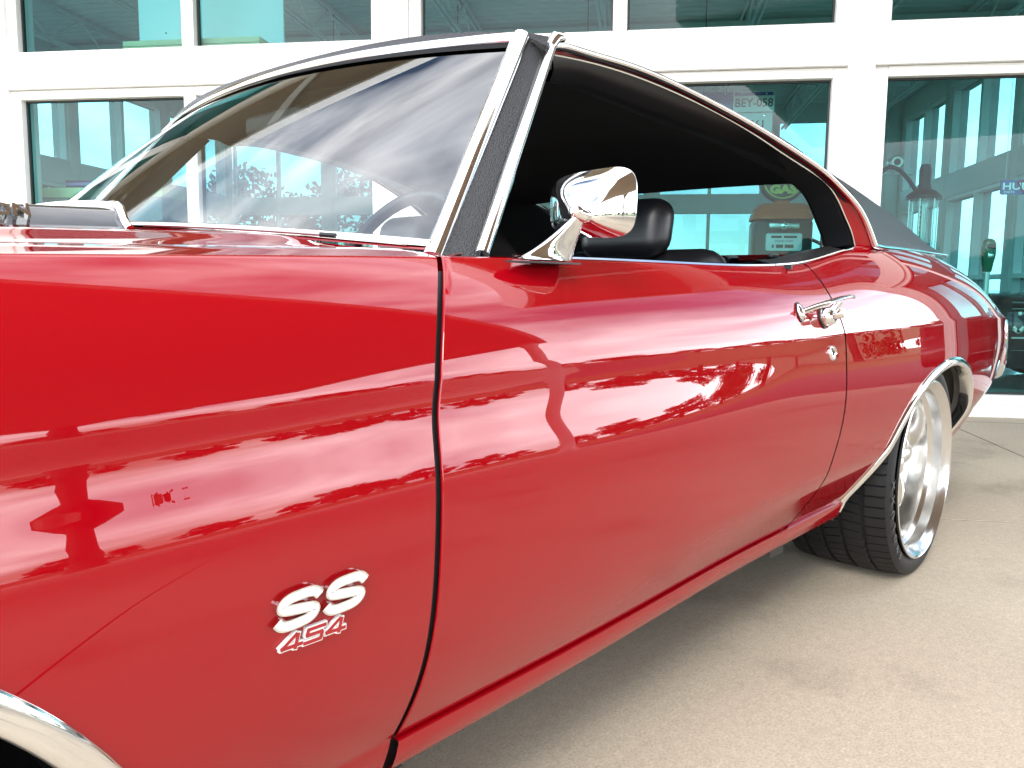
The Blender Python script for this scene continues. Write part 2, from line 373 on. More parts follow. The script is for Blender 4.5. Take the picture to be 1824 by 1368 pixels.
for k in range(6):
    u0 = -10.7+k*2.17; u1 = u0+1.95
    bar((u1, 10.2, .03), (u1+.22, 10.4, 4.3), 'column', bld, INWALL, .006)
    bar((u0, 10.22, 2.32), (u1, 10.39, 2.68), 'spandrel', bld, INWALL, .006); bar((u0, 10.22, 3.98), (u1, 10.39, 4.3), 'spandrel', bld, INWALL, .006)
    bar((u0, 10.22, .03), (u1, 10.39, .95), 'knee_wall', bld, INWALL, .006)
    for z0, z1 in ((.95, 2.32), (2.68, 3.98)):
        w = MB(); mv = (u0+u1)/2
        w.box((u0, 10.26, z0), (u0+.05, 10.35, z1)); w.box((u1-.05, 10.26, z0), (u1, 10.35, z1)); w.box((mv-.03, 10.26, z0), (mv+.03, 10.35, z1))
        o = w.build('window_frame', WFRAME, bld, smooth=False)
        for p, q in ((u0+.05, mv-.03), (mv+.03, u1-.05)):
            MB().add([(p, 10.3, z0), (q, 10.3, z0), (q, 10.3, z1), (p, 10.3, z1)], [(0, 1, 2, 3)]).build('pane', FARGLASS, o, smooth=False)
for k, (u, v) in enumerate(((-6.2, 4.2), (-4.6, 4.2), (-3.0, 4.2), (-1.6, 4.4), (-6.2, 6.6), (-4.6, 6.6), (-3.0, 6.6), (-1.6, 6.8))):
    em = bpy.data.materials.get('lamp_glow') or mat('lamp_glow', (1, .95, .85)); em.node_tree.nodes['Principled BSDF'].inputs['Emission Color'].default_value = (1, .93, .8, 1); em.node_tree.nodes['Principled BSDF'].inputs['Emission Strength'].default_value = 6
    dlm = MB().lathe([(0, .12), (.03, .12), (.05, .08), (.075, .0), (.07, .0), (.045, .07)], (u, v, 2.75), 'z', 20).build('pendant_lamp', STEEL, bld)
    MB().lathe([(0, .012), (.06, .02)], (u, v, 2.75), 'z', 20).build('bulb', em, dlm); MB().tube([(u, v, 2.86), (u, v, 4.3)], .006, 6).build('cord', GASKET, dlm)

# ================================================================= THE RED CAR
CX = 1.42
car = empty('muscle_car', (CX, 0, 0), 0, 'glossy red two-door muscle car with black vinyl top parked on the concrete', 'car')
def part(mb, name, m, par=None, smooth=True, sharp=40):
    o = mb.build(name, m, par if par is not None else car, smooth, sharp)
    if par is None: o.location = (-CX, 0, 0)
    return o
def unit_(v): return v/np.linalg.norm(v)
def both(mb, name, m, sharp=40):
    a = part(mb, name, m, sharp=sharp); b = part(mb.mirror(), name, m, sharp=sharp); return a, b

Wd = spl([-.95, -.7, -.3, .2, .86, 1.5, 2.15, 2.5, 2.9, 3.3, 3.7, 4.12], [.78, .88, .94, .951, .953, .955, .959, .968, .979, .971, .945, .895])
zc = spl([-.95, 0, .42, .86, 1.27, 2.1, 2.8, 3.4, 4.12], [.705, .722, .730, .745, .750, .757, .766, .768, .752])
zb = spl([-.95, 0, .42, .9, 1.47, 1.96, 2.15, 2.4, 2.7, 3.1, 3.5, 3.8, 4.12], [.83, .862, .872, .887, .896, .904, .918, .952, .977, .985, .975, .93, .80])
Inn = spl([-.95, 0, .42, .9, 1.47, 1.96, 2.2, 2.6, 3.0, 3.5, 3.8, 4.12], [.07, .07, .07, .07, .072, .078, .09, .125, .15, .17, .16, .10])
zlow = spl([-.95, 0, .86, 1.36, 2.13, 2.5, 2.8, 3.1, 3.4, 3.8, 4.12], [.32, .288, .286, .292, .300, .306, .318, .340, .368, .42, .50])
NU, NL, NE = 22, 70, 8
KS = [0, .05, .10, .15, .20, .26, .33, .50, .62, .69, .74, .85, 1]
NF = [2.0, 2.5, 10, 14.5, 12.5, 7.0, 2, -5, -10, -13.5, -16, -23, -33]
NR = [3.0, 3.6, 5.2, 5.6, 5.0, 3.2, 1.2, -4.5, -7.5, -10, -24, -32, -36]
_ss = np.linspace(0, 1, 281)
def _prof(N_):
    v = np.interp(_ss, KS, N_); k = np.exp(-.5*(np.arange(-12, 13)/4.0)**2); k /= k.sum()
    return np.convolve(np.r_[np.full(12, v[0]), v, np.full(12, v[-1])], k, 'valid')
PF, PR = _prof(NF), _prof(NR)
def section(x):
    """roll+side from the belt down to the sill underside; returns (n,2) of half-width, height"""
    wd, c, b, inn, lo = float(Wd(x)), float(zc(x)), float(zb(x)), float(Inn(x)), float(zlow(x))
    mix = float(smooth01(x, 1.15, 1.9)); n = PF*(1-mix)+PR*mix
    dz = (c-lo)/280; dw = np.tan(np.radians(n))*dz
    w = np.r_[0, np.cumsum((dw[1:]+dw[:-1])/2)]; w = w-w.max()+wd
    t = np.linspace(1, 0, NU); gg = .42*t+.58*t**3
    up = np.stack([w[0]-inn*gg, c+(b-c)*t], 1)
    s = np.linspace(0, 1, NL)[1:]
    low = np.stack([np.interp(s, _ss, w), c-(c-lo)*s], 1)
    # roll over the shoulder
    d = up[0]-up[1]; a0 = atan2(d[1], -d[0]); R = .013; roll = []
    p = up[0].copy(); N = 6
    for k in range(N):
        a = a0*(1-(k+.5)/N); p = p+np.array([-cos(a), sin(a)])*R*a0/N; roll.append(p.copy())
    e = low[-1]; ext = []
    for k in range(1, NE+1): ext.append([e[0]-.020*(k/NE)**1.3, e[1]-.052*k/NE])
    return np.vstack([roll[::-1], up, low, ext])
NROLL = 6
XT = np.arange(-.95, 4.125, .01); TAB = np.array([section(x) for x in XT])
def sec(x):
    f = np.clip((x-XT[0])/.01, 0, len(XT)-1.001); i = int(f); return TAB[i]*(1-(f-i))+TAB[i+1]*(f-i)
def surf_w(x, z):
    s = sec(x)[NROLL:]; return float(np.interp(-z, -s[:, 1], s[:, 0]))
def hit(px, pyy):
    y = -.93
    for _ in range(60):
        p = py(px, pyy, y); y = .6*y-.4*surf_w(p[0], p[2])
    return py(px, pyy, y)
def normal(x, z):
    e = .004; a = np.array([2*e, -(surf_w(x+e, z)-surf_w(x-e, z)), 0]); b = np.array([0, -(surf_w(x, z+e)-surf_w(x, z-e)), 2*e])
    n = np.cross(a, b); n /= np.linalg.norm(n); return n if n[1] < 0 else -n
JS = NROLL+NU+NL-1      # index just past the seam
gapF = spl([.20, .30, .40, .48, .57, .664, .728, .78, .819, .846, .874, .90], [.834, .833, .838, .838, .838, .845, .854, .866, .881, .896, .917, .938])
gapR = spl([.25, .36, .44, .52, .60, .68, .75, .81, .855, .905], [2.060, 2.066, 2.085, 2.112, 2.130, 2.136, 2.133, 2.112, 2.098, 2.095])
# wheel openings (x, z)
ARR = curve3([(2.395, 0, .24), (2.415, 0, .33), (2.475, 0, .425), (2.60, 0, .535), (2.76, 0, .605), (2.93, 0, .634), (3.08, 0, .624), (3.19, 0, .58), (3.26, 0, .50), (3.29, 0, .41), (3.292, 0, .31)], 90)[:, [0, 2]]
ARF = curve3([(-.50, 0, .24), (-.47, 0, .40), (-.38, 0, .54), (-.2, 0, .645), (0, 0, .675), (.17, 0, .655), (.30, 0, .605), (.386, 0, .545), (.474, 0, .442), (.53, 0, .33), (.55, 0, .21)], 90)[:, [0, 2]]
def shrink(arr, d):
    t = np.gradient(arr, axis=0); t /= np.linalg.norm(t, axis=1)[:, None]; n = np.stack([t[:, 1], -t[:, 0]], 1); return arr+n*d
ARF = shrink(ARF, .027)
def arch_z(arr, x):
    if x <= arr[0, 0] or x >= arr[-1, 0]: return None
    return float(np.interp(x, np.maximum.accumulate(arr[:, 0]), arr[:, 1]))
def column(x, zlim, lip, last):
    """section resampled so that it ends at zlim"""
    s = sec(x)[:last]; n = len(s)
    if zlim is not None and zlim > s[-1, 1]:
        k0 = int(np.argmax(s[NROLL:, 1] < zlim))+NROLL; fr = (s[k0-1, 1]-zlim)/(s[k0-1, 1]-s[k0, 1]); e = s[k0-1]*(1-fr)+s[k0]*fr
        s = s.copy(); s[k0:] = e
    t = s[0]; L_ = np.array([[t[0]-a, t[1]+b] for a, b in lip])[::-1]
    return np.vstack([L_, s])
def panel(X, sk0, sk1, arr, lip, last, flange=(True, True)):
    """X column positions; sk0/sk1: gap curve at the start / end (function of z) and its reference x"""
    cols_ = []
    for x in X:
        zl = arch_z(arr, x) if arr is not None else None
        s = column(x, zl, lip, last); xx = np.full(len(s), float(x))
        for sk, lo_ in ((sk0, True), (sk1, False)):
            if sk:
                f, ref, far = sk; a = np.clip(1-(x-ref)/(far-ref), 0, 1); xx = xx+(f(s[:, 1])-ref)*a
        if sk0 or sk1:
            s = np.array([column(float(xq), zl, lip, last)[k] for k, xq in enumerate(xx)]) if zl is None else s
        cols_.append(np.stack([xx, -s[:, 0], s[:, 1]], 1))
    P = cols_[:]
    def fl(c, dx):
        a = c.copy(); a[:, 1] += .0035; b = c.copy(); b[:, 1] += .0016; c2 = c.copy(); c2[:, 0] += dx*.6; return [a, b, c2]
    if flange[0]: q = fl(P[0], .0022); P = q+P[1:]
    if flange[1]: q = fl(P[-1], -.0022); P = P[:-1]+q[::-1]
    # turned-under bottom edge
    P = [np.vstack([c, c[-1]+np.array([0, .004, -.0015]), c[-1]+np.array([0, .03, 0])]) for c in P]
    m = MB(); m.grid(P); return m
def cosp(a, b, n): return a+(b-a)*(1-np.cos(np.linspace(0, pi, n)))/2
FULL = NROLL+NU+NL-1+NE
LIPF = [(.03, .006), (.07, .011), (.115, .014), (.117, -.02)]
LIPD = [(.010, .001), (.014, -.004), (.015, -.03)]
LIPQ = [(.010, .001), (.014, -.004), (.015, -.03)]
def uniq(*a): return np.unique(np.round(np.concatenate(a), 5))
XF = uniq(np.linspace(-.93, -.50, 14), cosp(-.4995, .5495, 60), np.linspace(.55, .840, 22))
both(panel(XF, None, (gapF, .840, .60), ARF, LIPF, FULL), 'front_fender', RED)
XD = np.linspace(.850, 2.115, 76)
gF2 = lambda z: gapF(z)+.0105
gR1 = lambda z: gapR(z)-.0058
door_m = panel(XD, (gF2, .850, 1.20), (gR1, 2.115, 1.75), None, LIPD, JS)
door = part(door_m, 'door', RED); door2 = part(door_m.mirror(), 'door', RED)
XQ = uniq(np.linspace(2.120, 2.395, 18), cosp(2.3955, 3.2915, 60), np.linspace(3.292, 4.12, 34))
quarter, quarter2 = both(panel(XQ, (gapR, 2.120, 2.39), None, ARR, LIPQ, FULL, (False, True)), 'quarter_panel', RED)
# dark jambs behind the door gaps
for gp in (gapF, gapR):
    z = np.linspace(.22, .872 if gp is gapF else .89, 40); X = gp(z)
    both(MB().grid([[(X[k]-.03, -(surf_w(X[k], z[k])-.007), z[k]), (X[k]+.04, -(surf_w(X[k], z[k])-.007), z[k])] for k in range(40)]), 'door_jamb', BLACK)
# rocker under the door: a separate proud strip
def rocker():
    X = np.linspace(.842, 2.392, 60); P = []
    for x in X:
        s = sec(x); e = s[JS-1]
        P.append([(x, -(e[0]-.03), e[1]-.004), (x, -(e[0]+.0005), e[1]-.005), (x, -(e[0]+.003), e[1]-.0065), (x, -(e[0]+.0035), e[1]-.009), (x, -(e[0]-.002), e[1]-.028), (x, -(e[0]-.010), e[1]-.047), (x, -(e[0]-.02), e[1]-.056), (x, -(e[0]-.08), e[1]-.058)])
    m = MB().grid(P); return m
both(rocker(), 'rocker_panel', RED)
# lower quarter ahead of the wheel belongs to the quarter panel; dark underside closes the floor
m = MB().box((-.55, -.76, .255), (3.6, .76, .28)); part(m, 'underbody', BLACK, smooth=False)

# wheel-opening mouldings
PROFT = [(-.003, -.03), (-.004, .000), (-.002, .006), (.003, .0085), (.010, .0085), (.016, .0065), (.021, .0045), (.0235, .0005), (.022, -.002), (.004, -.002)]
def arch_trim(arr, zmin, scale=1.0):
    pts = [p for p in arr if p[1] > zmin]; path = []; A = []; B = []
    for k, (x, z) in enumerate(pts):
        i0, i1 = max(k-1, 0), min(k+1, len(pts)-1); tx, tz = pts[i1][0]-pts[i0][0], pts[i1][1]-pts[i0][1]; l = sqrt(tx*tx+tz*tz)
        n = normal(x, z); t = np.array([tx/l, 0, tz/l]); b = np.cross(n, t); b /= np.linalg.norm(b)
        if b[2]*1.0+b[0]*np.sign(x-np.mean(arr[:, 0])) < 0: b = -b
        path.append((x, -surf_w(x, z), z)); A.append(b); B.append(n)
    return MB().sweep(path, [(a*scale, b*scale) for a, b in PROFT], A, B)
both(arch_trim(ARR, .262), 'wheel_opening_moulding', CHROME, 50)
both(arch_trim(ARF, .215, 1.12), 'wheel_opening_moulding', CHROME, 50)
def well(arr, yin, grow=.0):
    cx = np.mean(arr[:, 0]); P = []
    for x, z in arr:
        w = surf_w(x, max(z, .26)); P.append([(x, -(w-.006), z), (x+np.sign(x-cx)*.004, -(w-.05), z+.004), (x+(x-cx)*grow, -(w-.055), z+.03), (x+(x-cx)*grow, -yin, z+.03)])
    return MB().grid(P)
both(well(ARR, .50, .06), 'wheel_well', WELL); both(well(ARF, .45), 'wheel_well', BLACK)

# ---------------------------------------------------------------- hood, cowl, deck
def cowl_x(y): return 1.015-.235*(1-(abs(y)/.76)**2)
def cowl_z(y): return .953-.040*(abs(y)/.76)**2
def hz(x, y):
    t = abs(y)/.745; e = float(zb(min(max(x, -.95), 1.0)))+.011
    rise = .052*(1-t**2.2)*(.55+.45*smooth01(x, -.6, .7)); swage = .006*np.exp(-((abs(y)-.56)/.05)**2)
    return e+rise+swage
def hood():
    Y = np.linspace(-.735, .735, 61); P = []
    for u in np.linspace(0, 1, 50):
        row = []
        for y in Y:
            xe = cowl_x(y)-.035; x = -.90+(xe+.90)*u; z = hz(x, y); row.append((x, y, z if 0 < u < 1 else z))
        P.append(row)
    return MB().grid(P)
hood_o = part(hood(), 'hood', RED)
# cowl strip between hood and glass
P = []
for y in np.linspace(-.80, .80, 61):
    yy = max(min(y, .745), -.745); x0 = cowl_x(yy)-.036; x1 = cowl_x(yy)+.03
    za = hz(x0, yy)-.012
    P.append([(x0, y, za), (x0+.012, y, za+.002), (x1, y, cowl_z(yy)-.014)])
part(MB().grid(P), 'cowl', RED)
# fender top behind the hood, up to the windshield pillar
def fendertop():
    P = []
    for x in np.linspace(.70, 1.06, 14):
        s = sec(min(x, 1.06))[0]; y0 = -(s[0]-.10); z0 = s[1]+.013
        P.append([(x, y0-.02, z0-.004), (x, y0, z0), (x, -.745, float(zb(min(x, 1.)))+.0135)])
    return MB().grid(P)
# cowl induction scoop, black, with chrome rim and lettering
sx1 = .752; sw = .335
def scoop():
    P = []
    for x in np.linspace(-.55, sx1, 30):
        h = .034*smooth01(x, -.55, .25); prof = []
        for y, k in ((-sw-.040, 0), (-sw-.030, .05), (-sw-.022, .18), (-sw-.004, .82), (-sw+.006, .95), (-sw+.02, 1), (-.15, 1.12), (0, 1.18), (.15, 1.12), (sw-.02, 1), (sw-.006, .95), (sw+.004, .82), (sw+.022, .18), (sw+.030, .05), (sw+.040, 0)):
            prof.append((x, y, hz(x, y)-.003+h*k))
        P.append(prof)
    return MB().grid(P)
sc = part(scoop(), 'hood_scoop', BLACKP, hood_o)
pth = [(sx1+.004, y, hz(sx1, y)+.034*k) for y, k in ((-sw-.036, 0), (-sw-.020, .3), (-sw-.002, .95), (-sw+.02, 1.06), (-.15, 1.16), (0, 1.22), (.15, 1.16), (sw-.02, 1.06), (sw+.002, .95), (sw+.020, .3), (sw+.036, 0))]
part(MB().tube(curve3(pth, 70), (.0065), 8), 'scoop_rim', CHROME, sc)
tm = text_mb('COWL INDUCTION', .030, .004, lambda a, b, c: (.485+a*1.05, -sw-.016-c*.8+b*.45, hz(.485+a, -sw)+.018+b*.80+c*.8), .0008)
part(tm, 'hood_lettering', CHROME, sc)
# trunk deck
def deck():
    P = []
    for x in np.linspace(3.40, 4.12, 24):
        s = sec(x)[0]; w = s[0]-.012; row = []
        for t in np.linspace(-1, 1, 25): row.append((x, t*w, s[1]-.002+.02*(1-t*t)))
        P.append(row)
    return MB().grid(P)
part(deck(), 'deck_lid', RED)
# tail: rear panel, bumper
def tail():
    P = []
    for k, t in enumerate(np.linspace(-1, 1, 31)):
        s = sec(4.12); row = []
        for z in np.linspace(.80, .45, 10):
            w = np.interp(-z, -s[:, 1], s[:, 0]); row.append((4.12+.05*(1-t*t)+.012, t*(w-.002), z))
        P.append(row)
    return MB().grid(P)
part(tail(), 'rear_panel', RED)
# bumper: a bright blade wrapped round the tail
out_ = curve3([(4.085, -.872, 0), (4.125, -.884, 0), (4.165, -.868, 0), (4.19, -.82, 0), (4.205, -.6, 0), (4.215, 0, 0), (4.205, .6, 0), (4.19, .82, 0), (4.165, .868, 0), (4.125, .884, 0), (4.085, .872, 0)], 80); P = []
for k, q in enumerate(out_):
    tq = unit_(out_[min(k+1, 79)]-out_[max(k-1, 0)]); nq = np.array([tq[1], -tq[0], 0]); nq = nq if nq @ (q-np.array([3.5, 0, 0])) > 0 else -nq
    P.append([q+nq*o_+np.array([0, 0, z_]) for o_, z_ in ((-.03, .745), (-.004, .752), (.010, .742), (.018, .70), (.021, .63), (.016, .56), (.006, .515), (-.01, .50), (-.03, .50))])
part(MB().grid(P), 'rear_bumper', CHROME, sharp=60)
for s_ in (-1, 1): part(MB().bbox((4.106, s_*.895-.006, .56), (4.120, s_*.895+.006, .69), .003), 'tail_light', REDE)
part(MB().bbox((-.97, -.80, .38), (-.93, .80, .78), .01), 'grille', BLACK)
part(MB().bbox((-1.06, -.88, .40), (-.96, .88, .53), .03), 'front_bumper', CHROME)

# ---------------------------------------------------------------- greenhouse
AB = np.array([1.020, -.760, .906]); AT = np.array([1.331, -.642, 1.286])        # windshield corner line
DB = np.array([1.064, -.806, .902]); DT = np.array([1.402, -.652, 1.290])        # door-side of pillar
hdr = lambda y: np.array([AT[0]-.085*(1-(y/.642)**2), y, AT[2]+.020*(1-(y/.642)**2)])
cwl = lambda y: np.array([cowl_x(y)+.005, y, cowl_z(y)-.006])
def ws_pt(s, t):
    """s across -1..1, t up 0..1"""
    b = cwl(s*.755); h = hdr(s*.640); p = b*(1-t)+h*t
    bul = .028*4*t*(1-t)*.5*(1-.3*s*s); return p+np.array([-.55, 0, .83])*bul
part(MB().grid([[ws_pt(s, t) for t in np.linspace(0, 1, 25)] for s in np.linspace(-1, 1, 61)]), 'windshield', WSGLASS)
# black ceramic/visor band just inside the header
part(MB().grid([[ws_pt(s, t)+np.array([-.0022, 0, .0033]) for t in np.linspace(.935, 1.0, 4)] for s in np.linspace(-.985, .985, 41)]), 'header_gasket', mat('matt_rubber', (.006, .006, .007), .75, spec=.15))
def strip(path, wdir, ndir, w, h, name, m=CHROME, par=None, sharp=40):
    n = len(path); prof = [(-w/2, -h*.5), (-w/2, h*.2), (-w*.36, h*.72), (-w*.12, h), (w*.12, h), (w*.36, h*.72), (w/2, h*.2), (w/2, -h*.5)]
    A = [np.array(wdir[i] if np.ndim(wdir) > 1 else wdir, float) for i in range(n)]; B = [np.array(ndir[i] if np.ndim(ndir) > 1 else ndir, float) for i in range(n)]
    return MB().sweep(path, prof, A, B)
def unit(v): v = np.array(v, float); return v/np.linalg.norm(v)
ax = unit(AT-AB)
# windshield side mouldings (wide, flat, bright)
nside = unit(np.cross(ax, unit(DB-AB)));  nside = nside if nside[1] < 0 else -nside
wside = unit(np.cross(ax, nside))
nmid = unit(nside*.55+np.array([-.45, -.1, .45])); wmid = unit(np.cross(nmid, ax))
pth = [AB+(AT-AB)*t+nmid*.004 for t in np.linspace(-.035, 1.015, 30)]
a, b = both(strip(pth, wmid, nmid, .030, .010, 'm'), 'windshield_side_moulding', CHROME, 60)
# header moulding
Y = np.linspace(-.648, .648, 61)
pth = [hdr(y)+np.array([-.004, 0, .004]) for y in Y]
part(strip(pth, unit((.62, 0, .5)), unit((-.55, 0, .75)), .026, .008, 'm'), 'windshield_header_moulding', CHROME, sharp=60)
# lower moulding
pth = [cwl(y)+np.array([-.006, 0, .005]) for y in np.linspace(-.758, .758, 61)]
part(strip(pth, unit((.55, 0, .6)), unit((-.6, 0, .75)), .016, .006, 'm'), 'windshield_lower_moulding', CHROME, sharp=60)
# wiper blade tip lying at the glass foot
pth = [cwl(y)+np.array([-.012, 0, .006]) for y in np.linspace(-.62, -.30, 14)]
wip = part(MB().tube(pth, .0030, 6), 'wiper', SATIN)
part(MB().tube([pth[0]+(pth[0]-pth[1])*.6, pth[0]+(pth[1]-pth[0])*.3], .0042, 6), 'wiper_tip', BLACK, wip)
# vinyl-covered A pillar
P = []
for t in np.linspace(-.03, 1.01, 30):
    a = AB+(AT-AB)*t; b = DB+(DT-DB)*t; o_ = nside
    P.append([a-o_*.02, a+o_*.001, a*.7+b*.3+o_*.006, a*.4+b*.6+o_*.006, b+o_*.001, b-o_*.05])
both(MB().grid(P), 'windshield_pillar', VINYLP)
# bright drip-rail/vent moulding down the door edge of the pillar
dx_ = unit(DT-DB); ndv = unit(np.array([.1, -.95, .3])); wdv = unit(np.cross(ndv, dx_)); ndv = unit(np.cross(dx_, wdv))
pth = [DB+(DT-DB)*t+ndv*.004 for t in np.linspace(-.012, 1.03, 30)]
both(strip(pth, wdv, ndv, .020, .011, 'm'), 'door_pillar_moulding', CHROME, 60)

# side-window opening curves, from the photograph (pixel, half-width)
def pc(L_, n=70): return curve3([py(x, y, -w) for x, y, w in L_], n)
def yw(x, a=.640, b=.842): return a+(b-a)*((max(x, 978)-978)/576.)**2
G1 = pc([(x, y, yw(x)) for x, y in ((972, 86), (990, 84), (1030, 93), (1124, 121), (1201, 153), (1277, 191), (1354, 234), (1431, 283), (1469, 311), (1500, 341), (1527, 373), (1544, 407), (1555, 438))], 90)
G2 = pc([(x, y, yw(x)-.012) for x, y in ((980, 96), (1030, 106), (1124, 133), (1201, 164), (1277, 201), (1340, 237), (1400, 277), (1445, 306), (1478, 334), (1494, 360), (1506, 388), (1516, 412), (1522, 436))], 90)
G3 = pc([(x, y, yw(x)-.050) for x, y in ((978, 146), (1020, 150), (1062, 163), (1177, 206), (1262, 240), (1340, 271), (1400, 301), (1440, 326), (1468, 352), (1482, 380), (1491, 405), (1500, 430), (1503, 446))], 90)
# painted band between drip rail and weatherstrip
both(MB().grid([[G1[k], G1[k]*.5+G2[k]*.5+np.array([0, .004, .0]), G2[k]] for k in range(90)]), 'roof_rail', RED)
both(MB().grid([[G1[k]+np.array([0, .008, -.004]), G2[k]+np.array([0, .010, 0]), G3[k]+np.array([0, .05, .006])] for k in range(90)]), 'rail_trim', LINER)
# weatherstrip: thin bright edge then bulging rubber
both(MB().tube(G2, .0028, 6), 'weatherstrip_edge', CHROME)
P = []
for k in range(90):
    a, b = G2[k], G3[k]; P.append([a+(b-a)*t+np.array([0, -.010*sin(pi*t)+(.012 if t == 0 else 0), 0]) for t in (0, .06, .2, .4, .6, .8, .92, 1)]+[b+np.array([0, .06, .01])])
both(MB().grid(P), 'weatherstrip', RUBBER)
# drip moulding, bright, along the roof edge and down the sail panel, then along its foot
BASE = pc([(1555, 438, .842), (1566, 441, .838), (1584, 443.5, .828), (1623, 448, .803), (1655, 452, .778), (1684, 456, .752)], 40)
tan_ = np.gradient(G1, axis=0); tan_ /= np.linalg.norm(tan_, axis=1)[:, None]
nn = np.array([unit(np.cross(t, (0, .25, 1)) if False else np.cross(np.cross(t, (0, -1, .25)), t)) for t in tan_]); ww = np.cross(nn, tan_)
both(strip(G1[1:]+nn[1:]*.004, ww[1:], nn[1:], .0135, .008, 'm'), 'drip_moulding', CHROME, 60)
tb = np.gradient(BASE, axis=0); tb /= np.linalg.norm(tb, axis=1)[:, None]
nb = np.array([unit(np.cross(np.cross(t, (.1, -.8, .6)), t)) for t in tb]); wb = np.cross(nb, tb)
both(strip(BASE+nb*.003, wb, nb, .014, .007, 'm'), 'vinyl_base_moulding', CHROME, 60)
part(MB().tube([DB+(DT-DB)*.985+np.array([-.004, -.006, 0]), DT+np.array([.004, -.010, .012]), DT+np.array([.022, -.012, .016])], [.010, .0115, .009], 10), 'drip_moulding_cap', CHROME)
# roof skin
iR = int(np.argmin(np.abs(G1[:, 0]-2.02)))
edge = np.vstack([[AT+np.array([-.004, -.0, .010])], [AT+np.array([.035, -.004, .014])], G1[4:iR+1]+np.array([0, .004, .006])])
tail_e = curve3([edge[-1], (2.20, -.655, 1.278), (2.43, -.635, 1.272), (2.70, -.62, 1.240)], 26)
edge = np.vstack([edge, tail_e[1:]])
ex = spl(np.linspace(0, 1, len(edge)), edge[:, 0]); ey = spl(np.linspace(0, 1, len(edge)), edge[:, 1]); ez = spl(np.linspace(0, 1, len(edge)), edge[:, 2])
P = []
for u in np.linspace(0, 1, 60):
    x, y, z = float(ex(u)), float(-ey(u)), float(ez(u)); bow = .085*(1-smooth01(u, 0, .5)); cr = .028+.024*smooth01(u, 0, .2)
    cr = cr*(1-.55*smooth01(u, .6, 1)); row = []
    for t in np.linspace(-1, 1, 41):
        q = 1-abs(t)**4.5; row.append((x-bow*(1-t*t)-.06*smooth01(u, .75, 1)*0, t*y, z+cr*q))
    P.append(row)
P = [[(a-.0, b, c-.016) for a, b, c in P[0]]]+P
roof = part(MB().grid(P), 'vinyl_roof', VINYL)
# seam/fold in the vinyl at the pillar head
a, b = AT+np.array([.014, -.006, .004]), DT+np.array([-.004, -.006, -.004])
m = MB().tube([a, a*.5+b*.5+np.array([0, -.008, -.010]), b+np.array([0, 0, -.02])], [.006, .012, .010], 8); both(m, 'vinyl_fold', VINYLP)
m = MB().grid([[AT+np.array([.0, -.002, .008])+np.array([.0, -.006, 0])*k for k in (0, 1)], [DT+np.array([.0, -.002, .010])+np.array([.0, -.006, -.0])*k for k in (0, 1)]])
P = []
for t in np.linspace(0, 1, 8):
    top = (AT+np.array([.008, .004, .016]))*(1-t)+(DT+np.array([.0, .004, .016]))*t; bot = (AT+np.array([.012, -.010, -.012]))*(1-t)+(DT+np.array([-.008, -.010, -.046]))*t
    P.append([top, top*.6+bot*.4+np.array([0, -.010, .002]), bot, bot+np.array([0, .014, -.004])])
both(MB().grid(P), 'vinyl_flap', VINYLP)
# sail panels
Bc = np.vstack([G1[iR:]+np.array([0, .004, .004]), BASE[1:]+np.array([0, .004, .003])]); Tc = np.vstack([tail_e, curve3([tail_e[-1], (3.0, -.645, 1.185), (3.20, -.66, 1.145), (3.415, -.675, 1.10), (3.577, -.70, 1.045), tuple(BASE[-1]+np.array([.0, .006, .003]))], 50)[1:]])
def resample(C_, n):
    d = np.r_[0, np.cumsum(np.linalg.norm(np.diff(C_, axis=0), axis=1))]; t = np.linspace(0, d[-1], n); return np.stack([np.interp(t, d, C_[:, k]) for k in range(3)], 1)
Bc, Tc = resample(Bc, 90), resample(Tc, 90); P = []
for k in range(90):
    L_ = np.linalg.norm(Tc[k]-Bc[k]); P.append([Bc[k]+(Tc[k]-Bc[k])*t+np.array([0, -.035, .03])*L_*4*t*(1-t)*.9 for t in np.linspace(0, 1, 13)])
both(MB().grid(P), 'sail_panel', VINYL)
# rear window between the sails, package shelf
P = [[(2.80+.62*t-.02*(1-s*s)*0, s*(.565+.05*t), 1.207+.028*(1-s*s)*(1-t)-.225*t+.02*sin(pi*t)) for t in np.linspace(0, 1, 12)] for s in np.linspace(-1, 1, 25)]
part(MB().grid(P), 'rear_window', CARGLASS)
for s in (-1, 1):
    m = MB(); m.grid([[(2.80+.62*t, s*(.565+.05*t), 1.207-.225*t+.02*sin(pi*t)+.004), (2.80+.80*t, s*(.572+.13*t), 1.215-.222*t)] for t in np.linspace(0, 1, 12)])
    part(m, 'rear_window_surround', VINYL)
both(MB().grid([[(2.80+.62*t, -(.565+.05*t), 1.197-.225*t), (2.55+.47*t, -(.66+.14*t), 1.20-.22*t)] for t in np.linspace(0, 1, 10)]), 'inner_pillar', LINER)
# headliner
P = []
for u in np.linspace(0, 1, 30):
    x = 1.33+(2.80-1.33)*u; k = int(np.argmin(np.abs(G3[:, 0]-x))); e = G3[k] if x < 2.35 else np.array([x, -(.70-.13*(x-2.35)/.45), 1.17+.02*(x-2.35)])
    e = e if x > 1.42 else np.array([x, -.60, 1.25]); zt = float(np.interp(x, [1.3, 1.6, 2.2, 2.8], [1.285, 1.30, 1.285, 1.20])); row = []
    for t in np.linspace(-1, 1, 17): row.append((x, t*abs(e[1]), e[2]+.012+(zt-e[2]-.012)*(1-abs(t)**3)))
    P.append(row)
part(MB().grid(P), 'headliner', LINER)

